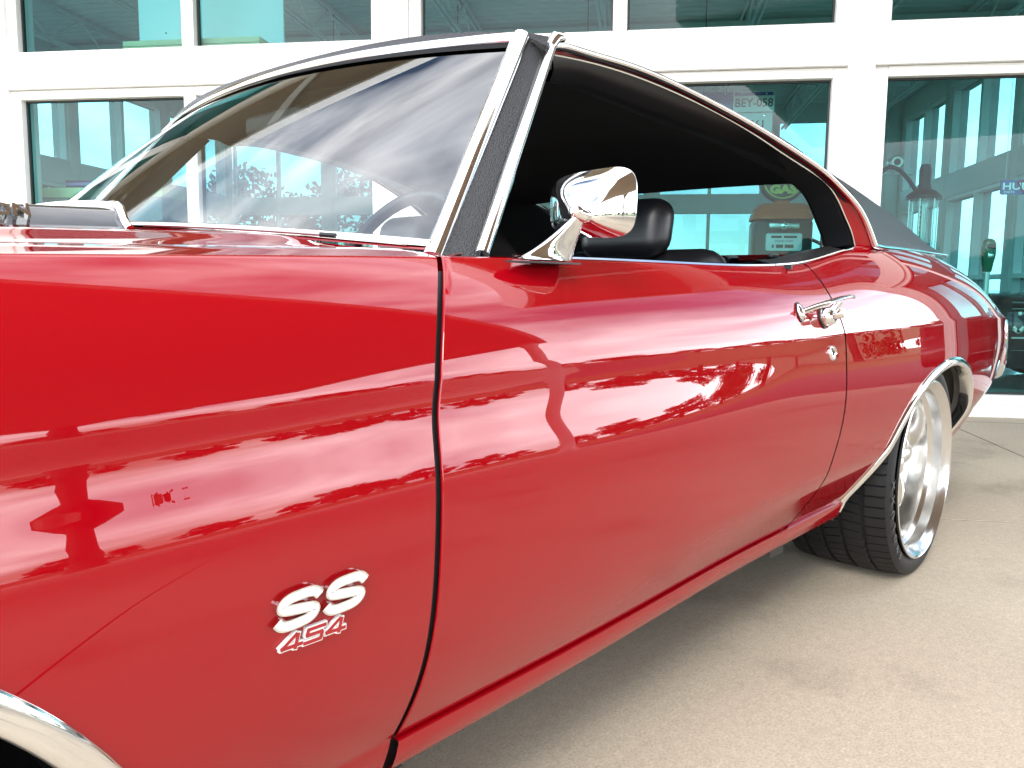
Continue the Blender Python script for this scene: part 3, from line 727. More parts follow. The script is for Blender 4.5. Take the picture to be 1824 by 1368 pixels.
# belt mouldings along the window sills
def belt():
    P_ = []
    for x in np.linspace(1.10, 1.962, 40):
        s = sec(x)[0]; P_.append((x, -(s[0]-.016), s[1]+.001))
    return P_
both(MB().tube(belt(), (.0042), 8), 'belt_moulding', CHROME)
QB = []
for x in np.linspace(1.966, 2.44, 30):
    s = sec(x)[0]; QB.append((x, -(s[0]-.016), s[1]+.001))
QB = np.array(QB); both(MB().tube(QB, .0045, 8), 'quarter_window_moulding', CHROME)
both(MB().grid([[p+np.array([0, .0, .002]), p+np.array([-.02, .035, .012]), p+np.array([-.03, .10, .0])] for p in QB]), 'quarter_weatherstrip', RUBBER)
part(MB().box((1.959, -.884, .900), (1.968, -.868, .910)), 'belt_clip', BLACK, smooth=False)
# C-pillar foot where the painted rail meets the quarter
P = []
for k in range(70, 90):
    P.append([G1[k]+np.array([.0, .002, 0]), G2[k]])
foot = [[G1[-1], G2[-1]], [np.array([2.62, -.865, .955]), np.array([2.46, -.872, .935])]]
f1 = G1[-1]; f2 = G2[-1]; s1 = sec(2.60)[NROLL]; s2 = sec(2.44)[NROLL]
both(MB().grid([[f1+(np.array([2.62, -s1[0], s1[1]-.004])-f1)*t, (f1+f2)/2+(np.array([2.52, -(s1[0]+s2[0])/2-.001, (s1[1]+s2[1])/2-.002])-(f1+f2)/2)*t, f2+(np.array([2.43, -s2[0], s2[1]-.004])-f2)*t] for t in np.linspace(0, 1, 5)]), 'pillar_foot', RED)

# ---------------------------------------------------------------- wheels
RX, RZ, RYL = 2.854, .323, .953        # rear axle, hub height, lip plane
def tyre_mb(x0, yo, yi, R, rim, npitch=64):
    """tread with grooves and slanted sipes; outer face at -yo, inner at -yi"""
    wdt = yo-yi; prof = []     # (lateral from outer, radius, groove?)
    prof += [(.012, rim, 0), (.004, rim+.006, 0), (.0, rim+.02, 0), (-.002, rim+.034, 0), (.002, R-.016, 0), (.009, R-.007, 0)]
    body0, body1 = .016, wdt-.016; gr = [.22, .42, .60, .80]; gw = .011
    lat = [body0]
    def crown(q): return R-.003*((q-wdt/2)/(wdt/2))**4*2
    tread = [(body0, crown(body0)-.0015, 1)]
    for gq in gr:
        c = gq*wdt; tread += [(c-gw/2-.001, crown(c), 1), (c-gw/2, crown(c)-.002, 1), (c-gw/2+.002, crown(c)-.008, 0), (c+gw/2-.002, crown(c)-.008, 0), (c+gw/2, crown(c)-.002, 1), (c+gw/2+.001, crown(c), 1)]
    tread += [(body1, crown(body1)-.0015, 1)]
    prof += tread
    prof += [(wdt-.009, R-.007, 0), (wdt-.002, R-.016, 0), (wdt+.002, rim+.034, 0), (wdt, rim+.02, 0), (wdt-.004, rim+.006, 0), (wdt-.012, rim, 0)]
    rings = []
    for k in range(npitch):
        for fr, dr in ((0, 0), (.83, 0), (.85, .0045), (.97, .0045)):
            ring = []
            for q, r, gflag in prof:
                sl = .22*sin(q/wdt*pi*4) if gflag else 0
                a = 2*pi*(k+fr+sl*3*.3)/npitch; rr = r-(dr if gflag else 0)
                ring.append((x0+rr*cos(a), -yo+q, RZ0+rr*sin(a)))
            rings.append(ring)
    return MB().grid(rings, closeu=True)
def wheel(x0, zc_, yo, width, R, rim, ang, deep):
    global RZ0; RZ0 = zc_
    yi = yo-width
    tm_ = tyre_mb(x0, yo-.008, yi, R, rim-.004)
    m = MB(); c = (x0, 0, zc_)
    # rim shell: lip, stepped barrel, inner flange
    prof = [(rim-.006, -yo+.012), (rim+.002, -yo+.006), (rim+.003, -yo+.0), (rim-.001, -yo-.002), (rim-.005, -yo+.001), (rim-.008, -yo+.008), (rim-.016, -yo+.016), (rim-.022, -yo+.022), (rim-.024, -yo+.05), (rim-.030, -yo+.057), (rim-.034, -yo+.062), (rim-.036, -yo+.115), (rim-.046, -yo+.125), (rim-.052, -yo+.14), (rim-.056, -yi-.03), (rim-.03, -yi-.012), (rim, -yi-.004)]
    m.lathe(prof, c, 'y', 96)
    sp = []
    for k in range(5):
        a = ang+2*pi*k/5; s = MB(); path = []; rad = []
        for t in np.linspace(0, 1, 12):
            r = .045+(rim-.060-.045)*t; yy = -yo+deep+.010+.012*t+.020*t**2-.018*sin(pi*t)
            path.append((x0+r*cos(a), yy, zc_+r*sin(a))); w_ = .034-.010*t+.012*(abs(2*t-1))**3; rad.append((w_, .024-.006*t))
        s.tube(path, rad, 14, up=(0, 1, 0)); sp.append(s)
    hub = MB().lathe([(0, -yo+deep-.030), (.016, -yo+deep-.029), (.028, -yo+deep-.024), (.034, -yo+deep-.014), (.036, -yo+deep), (.05, -yo+deep+.006), (.075, -yo+deep+.014), (.085, -yo+deep+.03), (.085, -yo+deep+.07)], c, 'y', 48)
    nuts = []
    for k in range(5):
        a = ang+pi/5+2*pi*k/5; nuts.append(MB().lathe([(0, -yo+deep-.002), (.008, -yo+deep-.001), (.0095, -yo+deep+.004), (.0095, -yo+deep+.03)], (x0+.058*cos(a), 0, zc_+.058*sin(a)), 'y', 6))
    disc = MB().lathe([(.07, -yo+deep+.09), (.165, -yo+deep+.09), (.17, -yo+deep+.10), (.165, -yo+deep+.115), (.07, -yo+deep+.115)], c, 'y', 64)
    return tm_, m, sp, hub, nuts, disc
def put_wheel(x0, zc_, yo, width, R, rim, ang, deep, lettering=False):
    T, m, sp, hub, nuts, disc = wheel(x0, zc_, yo, width, R, rim, ang, deep)
    for side in (0, 1):
        f = (lambda q: q) if side == 0 else (lambda q: q.mirror())
        w = part(f(m), 'wheel', POLISH, sharp=35); part(f(T), 'tyre', TYRE, w, sharp=35)
        for s in sp: part(f(s), 'spoke', POLISH, w)
        part(f(hub), 'centre_cap', CHROME, w, sharp=50)
        for q in nuts: part(f(q), 'lug_nut', CHROME, w)
        part(f(disc), 'brake_disc', SATIN, w)
        if lettering and side == 0:
            mb = MB(); rl = (rim+R)/2-.003
            def place(txt, a0, step, sz):
                for i, ch in enumerate(txt):
                    if ch == ' ': continue
                    a = a0-i*step
                    # letters stand with their feet toward the hub
                    ra, ta = np.array([cos(a), 0, sin(a)]), np.array([sin(a), 0, -cos(a)])
                    q = text_mb(ch, sz, .0006, lambda x, y, z: np.array([x0, -yo+.0042-z, zc_])+ra*(rl+y)+ta*x*1.15, .0006); mb.add(q.V, q.F)
            place('EVOLUXX', radians(229), radians(8.2), .030)
            part(mb, 'tyre_lettering', TYREL, w, smooth=False)
put_wheel(RX, RZ, RYL, .325, .327, .266, radians(82), .095, True)
put_wheel(0.0, .318, .925, .245, .320, .245, radians(70), .06)

# ---------------------------------------------------------------- door furniture
def frame(px, pyy):
    p = hit(px, pyy); n = normal(p[0], p[2]); t = unit(np.array([1, 0, 0])-n*n[0]); v = unit(np.cross(t, n)); v = v if v[2] > 0 else -v; return p, n, t, v
# pull handle: horn-shaped blade on two escutcheons with a push button
def handle():
    a = hit(1424, 557); b = hit(1470, 553); na = normal(a[0], a[2])
    p0 = a+na*.006; p1 = a+na*.026+np.array([.035, 0, .006]); p2 = a+na*.040+np.array([.10, 0, .014]); p3 = a+na*.042+np.array([.16, 0, .020]); p4 = a+na*.038+np.array([.205, 0, .021]); p5 = a+na*.030+np.array([.222, 0, .020])
    pth = curve3([p0, p1, p2, p3, p4, p5], 24); u_ = np.linspace(0, 1, 24)
    rad = [(.0075*(1-.35*k)+.0015, .005*(1-.3*k)+.001) for k in u_]; rad[-1] = (.003, .002); rad[-2] = (.0065, .004)
    m = MB().tube(pth, rad, 12); return m, a, na
hm, ha, hn = handle()
dh = part(hm, 'door_handle', CHROME, door)
def disc_on(p, n, pr, nseg=28, stretch=(1, 1)):
    t = unit(np.array([1, 0, 0])-n*n[0]); v = unit(np.cross(n, t)); m = MB(); m.grid([[p+t*r*cos(2*pi*k/nseg)*stretch[0]+v*r*sin(2*pi*k/nseg)*stretch[1]+n*h for r, h in pr] for k in range(nseg)], closeu=True); return m
e1 = disc_on(ha+np.array([.0, 0, .001]), hn, [(.017, .0), (.017, .003), (.013, .007), (.006, .0085), (0, .009)], 24, (.7, 1.1)); part(e1, 'escutcheon', CHROME, door)
part(disc_on(ha+np.array([.0, 0, .001]), hn, [(.020, .0), (.020, .002), (.016, .0025)], 24, (.7, 1.1)), 'handle_gasket', RUBBER, door)
b0 = hit(1466, 566); bn = normal(b0[0], b0[2])
part(disc_on(b0, bn, [(.025, 0), (.025, .003), (.021, .004)], 32, (1.0, 1.0)), 'handle_gasket', RUBBER, door)
part(disc_on(b0, bn, [(.021, .003), (.021, .014), (.019, .021), (.015, .025), (.0125, .0255), (.0125, .021)], 32), 'handle_base', CHROME, door)
part(disc_on(b0, bn, [(.0105, .02), (.0105, .046), (.0092, .0485), (0, .049)], 28), 'push_button', CHROME, door)
part(MB().tube([b0+bn*.02+np.array([0, 0, .012]), ha+hn*.040+np.array([.125, 0, .012])], [.010, .007], 10), 'handle_post', CHROME, door)
p, n, t, v = frame(1481, 629)
part(disc_on(p, n, [(.017, 0), (.017, .003), (.0155, .006), (.013, .0075), (.010, .006), (.009, .0055), (0, .0055)], 32), 'door_lock', CHROME, door)
part(MB().box((0, 0, 0), (1, 1, 1)) if False else disc_on(p+n*.0058, n, [(.0052, 0), (.0052, .0012), (0, .0014)], 16, (.28, 1.1)), 'key_slot', BLACK, door)

# ---------------------------------------------------------------- door mirror
mb0 = py(905, 461, -.886); mb1 = py(1012, 467, -.886); BZ = float(zb(1.1))+.006
bx0, bx1 = mb0[0], mb1[0]; bw = .026
def foot_outline(k, grow=0):
    return [(bx0-grow+0*k, -.883), (bx0+.03, -.883-bw*.55-grow), (bx0+.08, -.883-bw*.80-grow), (bx1+grow, -.883-bw*.9-grow), (bx1+grow, -.883+bw*.55+grow), (bx0+.06, -.883+bw*.55+grow)]
mir = None
pad = MB().prism(foot_outline(0, .0015), .001, .0035, lambda a, b, h: (a, b, BZ-.012+h+.0*a)); pad_o = part(pad, 'mirror_gasket', RUBBER, door)
PV = py(1030, 379, -.915)        # pivot ball
def stem():
    P_ = []; n_ = 22
    for k, t in enumerate(np.linspace(0, 1, 24)):
        # cross-section lofted from the long foot to the small knuckle
        cx0 = np.array([(bx0+bx1)/2+.012, -.886, BZ-.004]); c = cx0*(1-t)+PV*t
        e = t**.62
        z = BZ-.006+(PV[2]-.006-BZ+.006)*t
        xf = bx0+(PV[0]-.006-bx0)*(1-(1-t)**2.6); xr = bx1+(PV[0]+.010-bx1)*min(1, t*1.35)**.8
        xf = bx0+(PV[0]-.010-bx0)*t**.55; xr = bx1-(bx1-PV[0]-.014)*t**.75
        yc = -.886+(PV[1]+.886)*t**1.2; hw = .013*(1-t)**1.3+.0070
        ring = []
        for q in range(n_):
            a = 2*pi*q/n_; ca, sa = cos(a), sin(a); ex_ = np.sign(ca)*abs(ca)**.7; sy = np.sign(sa)*abs(sa)**.8
            ring.append(((xf+xr)/2+(xr-xf)/2*ex_, yc+hw*sy*(1-.55*max(0, -ex_)*(1-t)), z))
        P_.append(ring)
    return MB().grid(P_, closev=True)
mirror_o = part(stem(), 'mirror_stem', CHROME, door)
MC = on_plane(1047, 361, (1, 0, 0), (PV[0]+.058, 0, 0))         # centre of the mirror rim
def mirror_head():
    """rounded-rectangle rim facing rearward, coming to a blunt nose at the knuckle"""
    fx = unit(np.array([1.0, .10, -.03])); sy = unit(np.cross((0, 0, 1), fx)); sy = sy if sy[1] < 0 else -sy; uz = unit(np.cross(fx, sy)); uz = uz if uz[2] > 0 else -uz
    hw, hh = .075, .050; n_ = 72; c = MC+fx*.012; nose = on_plane(1042, 384, (1, 0, 0), (PV[0]+.008, 0, 0)); P_ = []
    def rim(a):
        ca, sa = cos(a), sin(a); e = .52; x = np.sign(ca)*abs(ca)**e; y = np.sign(sa)*abs(sa)**e
        # outer top corner taller than the inner
        return sy*x*hw+uz*(y*hh*(1.0+.10*x))
    for t, dep in ((0, 0), (.10, .006), (.3, .014), (.55, .024), (.78, .036), (.90, .0435), (.965, .048), (.99, .0495), (1.0, .0495)):
        ring = []
        for k in range(n_):
            r = rim(2*pi*k/n_); base = nose*(1-t)+c*t; sc_ = t
            off = (c-nose)@fx
            pt = nose+(c-nose)*t+r*(t**.90)
            # push the shell so that it bulges
            pt = pt-fx*(.012*sin(pi*t)); ring.append(pt)
        P_.append(ring)
    P_.append([c+rim(2*pi*k/n_)*.985+fx*.004 for k in range(n_)]); P_.append([c+rim(2*pi*k/n_)*.95+fx*.003 for k in range(n_)])
    sh = MB().grid(P_, closev=True)
    gl = MB().add([c+rim(2*pi*k/n_)*.95+fx*.003 for k in range(n_)], [tuple(range(n_))]); return sh, gl, nose, fx, sy
sh, gl, nose, fx, sy = mirror_head()
mh = part(sh, 'mirror_head', CHROME, mirror_o if False else door, sharp=60); part(gl, 'mirror_glass', mat('mirror_silver', (.9, .9, .9), .0, 1.0), door, smooth=False)
part(MB().tube([PV-sy*.004-fx*.006+np.array([0, 0, .001]), PV+np.array([0, 0, .001])-fx*.004, nose-fx*.004, nose+fx*.012], [.004, .0105, .0105, .0085], 16), 'mirror_knuckle', CHROME, door)
part(MB().lathe([(0, -.0115), (.006, -.0098), (.0098, -.006), (.0115, 0), (.0098, .006), (.006, .0098), (0, .0115)], tuple(PV+np.array([0, 0, .001])-fx*.004), 'z', 20), 'mirror_ball', CHROME, door)
# door lower seam etc. handled by the panel; inner door skin
P = []
for x in np.linspace(.95, 2.40, 30):
    s = sec(x)[0]; P.append([(x, -(s[0]-.018), s[1]-.004), (x, -(s[0]-.06), s[1]-.006), (x, -(s[0]-.085), s[1]-.05), (x, -(s[0]-.09), .32)])
both(MB().grid(P), 'door_trim_panel', LEATHER)

# ---------------------------------------------------------------- fender emblem
EP, EN, ET, EV = frame(562, 1085)
# in-plane axes measured on the panel
E0 = hit(480, 1118); E1 = hit(645, 1020); E2 = hit(645, 1075)
def onp(a, b, h): return EP+ET*a+EV*b+EN*h
def inv(p): d = p-EP; return float(d @ ET), float(d @ EV)
def ribbon(cl, w, h0, h1, shear=.18):
    """flat stroke along a centre line"""
    C_ = np.array(cl); n_ = len(C_); T_ = np.gradient(C_, axis=0); T_ /= np.linalg.norm(T_, axis=1)[:, None]; N_ = np.stack([-T_[:, 1], T_[:, 0]], 1)
    ww_ = w if hasattr(w, '__len__') else [w]*n_
    Lp = [C_[i]+N_[i]*ww_[i]/2 for i in range(n_)]; Rp = [C_[i]-N_[i]*ww_[i]/2 for i in range(n_)]
    m = MB(); P_ = [[onp(*Lp[i], h0), onp(*Lp[i], h1), onp(*Rp[i], h1), onp(*Rp[i], h0)] for i in range(n_)]; m.grid(P_, closev=True)
    m.F += [(0, 1, 2, 3), tuple(4*(n_-1)+q for q in (3, 2, 1, 0))]; return m
def S_line(cx, cy, w, h, sh):
    pts = [(.92, .74), (.78, .90), (.45, .93), (.14, .82), (.10, .64), (.30, .535), (.70, .465), (.90, .36), (.86, .18), (.55, .07), (.22, .10), (.08, .26)]
    P_ = curve3([(x, y, 0) for x, y in pts], 70)[:, :2]; return [(cx+(x-.5)*w+(y-.5)*h*sh, cy+(y-.5)*h) for x, y in P_]
ea, eb = inv(E0), inv(E1)
uS = [inv(hit(565, 1065)), inv(hit(0.5*(480+568), 1085))]
emb = None
S1 = inv(hit(527, 1081)); S2 = inv(hit(611, 1053)); e4 = [inv(hit(516, 1141)), inv(hit(556, 1126)), inv(hit(594, 1112))]
SW_, SH_ = .053, .034
emb = part(ribbon(S_line(*S1, SW_, SH_, .30), .0116, .0, .0055), 'emblem_letter', CHROME, None)
part(ribbon(S_line(*S1, SW_*.985, SH_*.985, .30), .0082, .0055, .0062), 'enamel', WHITEE, emb)
emb2 = part(ribbon(S_line(*S2, SW_, SH_, .30), .0116, .0, .0055), 'emblem_letter', CHROME, None)
part(ribbon(S_line(*S2, SW_*.985, SH_*.985, .30), .0082, .0055, .0062), 'enamel', WHITEE, emb2)
D4 = [[(.05, .22), (.62, .98)], [(.05, .25), (.98, .25)], [(.68, .98), (.68, .02)]]
D5 = [[(.95, .90), (.10, .90)], [(.14, .92), (.14, .52)], [(.10, .55), (.85, .55)], [(.82, .56), (.82, .12)], [(.86, .12), (.05, .12)]]
def digit(D, c, w, h, sh, tag_):
    a = MB(); b = MB()
    for L_ in D:
        pts = [np.array([c[0]+(x-.5)*w+(y-.5)*h*sh, c[1]+(y-.5)*h]) for x, y in L_]; d = unit(pts[1]-pts[0])
        A_ = [pts[0]-d*.0012+(pts[1]-pts[0]+d*.0024)*t for t in np.linspace(0, 1, 4)]; q = ribbon(A_, .0062, 0, .0045); a.add(q.V, q.F)
        A_ = [pts[0]+(pts[1]-pts[0])*t for t in np.linspace(0, 1, 4)]; q = ribbon(A_, .0036, .0043, .0050+.0001*len(b.V)/16); b.add(q.V, q.F)
    o = part(a, 'emblem_digit', WHITEE, None, smooth=False); part(b, 'enamel', REDE, o, smooth=False)
for D, c in ((D4, e4[0]), (D5, e4[1]), (D4, e4[2])): digit(D, c, .027, .017, .25, 0)

# ---------------------------------------------------------------- cabin
def rounded(a, b, r, seg=4):
    bm = bmesh.new(); bmesh.ops.create_cube(bm, size=1)
    for v in bm.verts: v.co = Vector([a[i]+(v.co[i]+.5)*(b[i]-a[i]) for i in range(3)])
    bmesh.ops.bevel(bm, geom=bm.edges[:], offset=r, segments=seg, profile=.5, affect='EDGES'); bm.verts.index_update()
    m = MB().add([v.co[:] for v in bm.verts], [[v.index for v in f.verts] for f in bm.faces]); bm.free(); return m
def lean(m, x0, z0, k): m.V = [(x+(z-z0)*k, y, z) for x, y, z in m.V]; return m
for yc in (-.42, .42):
    s = part(lean(rounded((1.88, yc-.26, .45), (2.03, yc+.26, .955), .07), 1.88, .45, .22), 'front_seat', LEATHER)
    part(lean(rounded((1.94, yc-.125, .93), (2.05, yc+.125, 1.082), .05, 5), 1.94, .93, .2), 'headrest', LEATHER, s)
    part(rounded((1.45, yc-.26, .34), (1.95, yc+.26, .48), .06), 'seat_cushion', LEATHER, s)
rs = part(lean(rounded((2.62, -.66, .5), (2.82, .66, .955), .07), 2.62, .5, .35), 'rear_seat', LEATHER)
for k in range(9): part(MB().tube([(2.79+.002, -.60+.15*k, .955), (2.82, -.60+.15*k, .962), (2.86, -.60+.15*k, .962)], .012, 8), 'seat_pleat', LEATHER, rs)
part(MB().grid([[(2.80, y, .962), (3.42, y, .985)] for y in (-.68, .68)]), 'package_shelf', LINER)
part(rounded((1.05, -.72, .72), (1.36, .72, .885), .05), 'dashboard', LEATHER)
part(rounded((1.00, -.70, .86), (1.26, .70, .893), .015), 'dash_pad', LEATHER)
sw_o = MB(); 
SC = np.array([1.26, -.385, .865]); sa = unit((-.90, 0, .42)); su = unit(np.cross(sa, (0, 1, 0))); su = su if su[2] > 0 else -su
pth = [SC+np.array([0, 1, 0])*.188*cos(a)+su*.188*sin(a) for a in np.linspace(0, 2*pi, 49)]
swo = part(MB().tube(pth, .0135, 10, caps=False, up=tuple(sa)), 'steering_wheel', LEATHER)
m = MB()
for a in (radians(200), radians(-20), radians(270)):
    part(MB().tube([SC-sa*.03, SC+np.array([0, 1, 0])*.18*cos(a)+su*.18*sin(a)], [.018, .009], 8), 'steering_spoke', LEATHER, swo)
part(MB().tube([SC+sa*.02, SC-sa*.02+np.array([-.2, 0, -.06])], [.045, .03], 12), 'steering_column', LEATHER, swo)
part(MB().box((.9, -.85, .285), (2.9, .85, .30)), 'floor_pan', BLACK, smooth=False)
part(rounded((1.235, -.11, 1.185), (1.275, .11, 1.235), .015), 'rear_view_mirror', BLACK)
part(MB().grid([[(.98, y, z) for z in (.25, .84)] for y in (-.80, .80)]), 'firewall', BLACK, smooth=False)

# ================================================================= DRIVE CANOPY
CA = PHI+radians(20.0); CO = np.array([.6, -.95, 0])        # canopy axis and a point below its near edge
cano = empty('drive_canopy', tuple(CO+np.array([cos(CA), sin(CA), 0])*8.3+np.array([sin(CA), -cos(CA), 0])*5), CA, 'flat tan drive canopy on white posts beside the parked red car', 'canopy')
CZ = 4.35; U0, U1, M0, M1 = -7.4, 6.4, -5.5, 5.0
CSOF = mat('canopy_soffit', (.30, .22, .17), .6)
nb = 3; bwid = (M1-M0)/nb
for k in range(nb): MB().box((U0, M0+k*bwid+.012, CZ), (U1, M0+(k+1)*bwid-.012, CZ+.03)).build('soffit_panel', CSOF, cano, smooth=False)
for a, b in (((U0-.1, M0-.12), (U1+.1, M0)), ((U0-.1, M1), (U1+.1, M1+.12)), ((U0-.1, M0+.001), (U0, M1-.001)), ((U1, M0+.001), (U1+.1, M1-.001))):
    MB().bbox((*a, CZ-.03), (*b, CZ+.40), .01).build('fascia', WFRAME, cano, sharp=30)
MB().box((U0, M0, CZ+.04), (U1, M1, CZ+.38)).build('roof_slab', WSTUCCO, cano, smooth=False)
for u, m_ in ((-6.6, -5.0), (1.0, -5.0), (5.8, 4.75)):
    MB().lathe([(.0, 0), (.19, 0), (.19, .25), (.14, .30), (.14, 4.0), (.19, 4.1), (.19, CZ-.002), (0, CZ-.002)], (u, m_, 0), 'z', 28).build('post', WFRAME, cano, sharp=40)

# ================================================================= THINGS IN THE SHOWROOM (placed by their foot in showroom axes)
def inside(name, u, v, z, label, cat, rz=0, group=None): return empty(name, tuple(fac(u, v, z)), PHI+rz, label, cat, group)
PUMPB = mat('pump_brown_enamel', (.022, .015, .013), .45, coat=.2); PUMPO = mat('pump_orange_enamel', (.90, .13, .02), .4, coat=.1)
YEL = mat('yellow_print', (.70, .68, .10), .5); DIALW = mat('pale_dial', (.80, .84, .82), .4); DARKP = mat('dark_print', (.03, .03, .035), .6)
GREEN = mat('green_enamel', (.012, .11, .055), .25, coat=.6); NAVY = mat('navy_enamel', (.02, .05, .22), .35, coat=.4); PLW = mat('plate_white', (.62, .66, .66), .4); WHT = mat('white_print', (.8, .8, .78), .5)
BRKRED = mat('sign_red', (.32, .03, .03), .4)

# gas pump with GAS globe
gp_ = inside('gas_pump', -1.05, 1.75, .03, 'brown vintage gas pump with orange cap and round black GAS globe', 'gas pump')
MB().bbox((-.25, -.22, .06), (.25, .22, 1.46), .035).build('cabinet', PUMPB, gp_)
MB().bbox((-.28, -.25, 0), (.28, .25, .07), .015).build('plinth', PUMPB, gp_)
m = MB(); rows = []
for t, s in ((1.46, 1.0), (1.475, 1.02), (1.50, .98), (1.505, .99), (1.54, .93), (1.545, .94), (1.585, .84), (1.60, .76), (1.605, .30), (1.635, .26), (1.64, .20), (1.66, .19)):
    ring = []
    for k in range(32):
        a = 2*pi*k/32; ca, sa = cos(a), sin(a); ring.append((.265*s*np.sign(ca)*abs(ca)**.45, .23*s*np.sign(sa)*abs(sa)**.45, t))
    rows.append(ring)
m.grid(rows, closev=True).build('cap', PUMPO, gp_)
gl_ = MB().lathe([(0, -.07), (.15, -.07), (.19, -.06), (.205, -.03), (.205, .03), (.19, .06), (.15, .07), (0, .07)], (0, 0, 1.825), 'y', 48).build('globe', DARKP, gp_, sharp=30)
MB().lathe([(.163, -.066), (.163, -.0735), (.174, -.0735), (.174, -.064)], (0, 0, 1.825), 'y', 64).build('globe_ring', YEL, gl_)
text_mb('GAS', .098, .004, lambda a, b, c: (a*1.25, -.078-c, 1.730+b), .006).build('globe_lettering', YEL, gl_, smooth=False)
dl = MB().bbox((-.155, -.235, 1.18), (.155, -.215, 1.335), .02).build('price_dial', DIALW, gp_)
for k, (x0, x1, z0, z1) in enumerate(((-.11, -.02, 1.292, 1.312), (.0, .11, 1.292, 1.312), (-.10, -.085, 1.205, 1.235), (-.065, -.005, 1.205, 1.235), (.01, .085, 1.205, 1.235))): MB().box((x0, -.2385, z0), (x1, -.2352, z1)).build('printed_bar', DARKP, dl, smooth=False)
text_mb('AMOUNT OF SALE', .019, .001, lambda a, b, c: (a, -.237-c, 1.265+b)).build('dial_lettering', DARKP, dl, smooth=False)
sh_ = MB().bbox((-.13, -.235, 1.375), (.13, -.218, 1.425), .008).build('badge', SATIN, gp_)
MB().lathe([(0, -.25), (.026, -.249), (.034, -.242), (.034, -.22)], (0, 0, 1.40), 'y', 28).build('badge_roundel', CHROME, sh_)
MB().tube(curve3([(.26, 0, 1.3), (.36, -.02, 1.25), (.38, -.02, .8), (.33, -.02, .35), (.27, 0, .5)], 40), .016, 10).build('hose', RUBBER, gp_)
# visible-cylinder pump
vp_ = inside('visible_gas_pump', .21, 1.9, .03, 'dark antique gas pump with tall glass cylinder behind the glazing', 'gas pump')
MB().lathe([(0, 0), (.24, 0), (.24, .06), (.17, .12), (.15, .3), (.15, 1.0), (.19, 1.05), (.19, 1.1), (0, 1.1)], (0, 0, 0), 'z', 32).build('column_body', PUMPB, vp_, sharp=30)
MB().lathe([(.105, 1.1), (.105, 1.66)], (0, 0, 0), 'z', 40).build('glass_cylinder', glass('clear_glass', (.85, .92, .92), .06), vp_)
for k in range(6): MB().tube([(.12*cos(k*pi/3), .12*sin(k*pi/3), 1.08), (.12*cos(k*pi/3), .12*sin(k*pi/3), 1.68)], .006, 6).build('guard_rod', SATIN, vp_)
MB().tube([(0, 0, 1.1), (0, 0, 1.62)], .018, 10).build('fill_tube', SATIN, vp_)
for k in range(11): MB().box((-.035, -.006, 1.13+.045*k), (-.016, .006, 1.152+.045*k)).build('gallon_marker', DARKP, vp_, smooth=False)
MB().lathe([(.0, 1.66), (.155, 1.66), (.15, 1.69), (.10, 1.73), (.06, 1.75), (.05, 1.80), (.052, 1.92), (.04, 1.965), (0, 1.975)], (0, 0, 0), 'z', 32).build('dome_cap', PUMPB, vp_, sharp=40)
MB().tube(curve3([(-.03, 0, 1.66), (-.16, 0, 1.86), (-.30, 0, 1.95), (-.42, 0, 1.82), (-.44, 0, 1.4), (-.40, 0, .9)], 40), .018, 10).build('hose', RUBBER, vp_)
# track lamp on a rail
lp = inside('camera_lamp', -.10, 2.0, 2.03, 'round grey spot lamp on a white rail above the antique pump', 'lamp')
MB().bbox((-.45, .04, -.10), (.25, .07, -.075), .005).build('rail', STEEL, lp)
MB().lathe([(0, -.05), (.05, -.05), (.065, -.03), (.065, .05), (.045, .08), (0, .085)], (.08, 0, 0), 'y', 28).build('lamp_body', SATIN, lp, sharp=40)
MB().lathe([(0, -.056), (.028, -.056), (.03, -.05)], (.08, 0, 0), 'y', 20).build('lens', DARKP, lp)
MB().tube([(.08, .03, -.06), (.08, .05, -.09)], .01, 8).build('bracket', STEEL, lp)
# parking meter
pm = inside('parking_meter', .297, .62, .03, 'green parking meter on a pole inside the glass', 'parking meter')
MB().tube([(0, 0, 0), (0, 0, .99)], .022, 14).build('pole', SATIN, pm)
MB().lathe([(0, 0), (.11, 0), (.11, .012), (.03, .03), (.022, .06)], (0, 0, 0), 'z', 24).build('foot', SATIN, pm)
rows = []
for z, w_, d_ in ((.985, .026, .03), (1.0, .030, .035), (1.06, .038, .042), (1.10, .047, .048), (1.16, .050, .050), (1.195, .047, .047), (1.22, .036, .036), (1.232, .02, .02), (1.235, .002, .002)):
    rows.append([(w_*np.sign(cos(a))*abs(cos(a))**.7, d_*np.sign(sin(a))*abs(sin(a))**.7, z) for a in np.linspace(0, 2*pi, 28, endpoint=False)])
mhd = MB().grid(rows, closev=True).build('meter_head', GREEN, pm)
MB().bbox((-.03, -.056, 1.155), (.03, -.046, 1.19), .006).build('window', DARKP, mhd); MB().bbox((-.018, -.052, 1.09), (.018, -.043, 1.125), .004).build('coin_plate', CHROME, mhd)
# HUDSON sign
hs = inside('parts_sign', .50, .50, 1.62, 'blue HUDSON PARTS sign with red triangle emblem', 'sign')
m = MB().prism([(-.20, -.035), (-.19, -.045), (.19, -.045), (.20, -.035), (.20, .06), (-.20, .06)], 0, .012, lambda a, b, h: (a, -.006+h, b)); m.build('panel', NAVY, hs, smooth=False)
text_mb('HUDSON', .070, .001, lambda a, b, c: (a*1.28, -.0075-c, .012+b), .0015).build('lettering', WHT, hs, smooth=False)
text_mb('PARTS', .026, .001, lambda a, b, c: (a-.14, -.0075-c, -.028+b)).build('lettering', WHT, hs, smooth=False)
tri = [(-.085, .045), (0, .062), (.085, .045), (.075, .02), (0, -.10), (-.075, .02)]
m = MB(); m.tube([(a, -.012, b) for a, b in tri]+[(tri[0][0], -.012, tri[0][1])], .005, 6, up=(0, 1, 0)); m.build('emblem', BRKRED, hs)
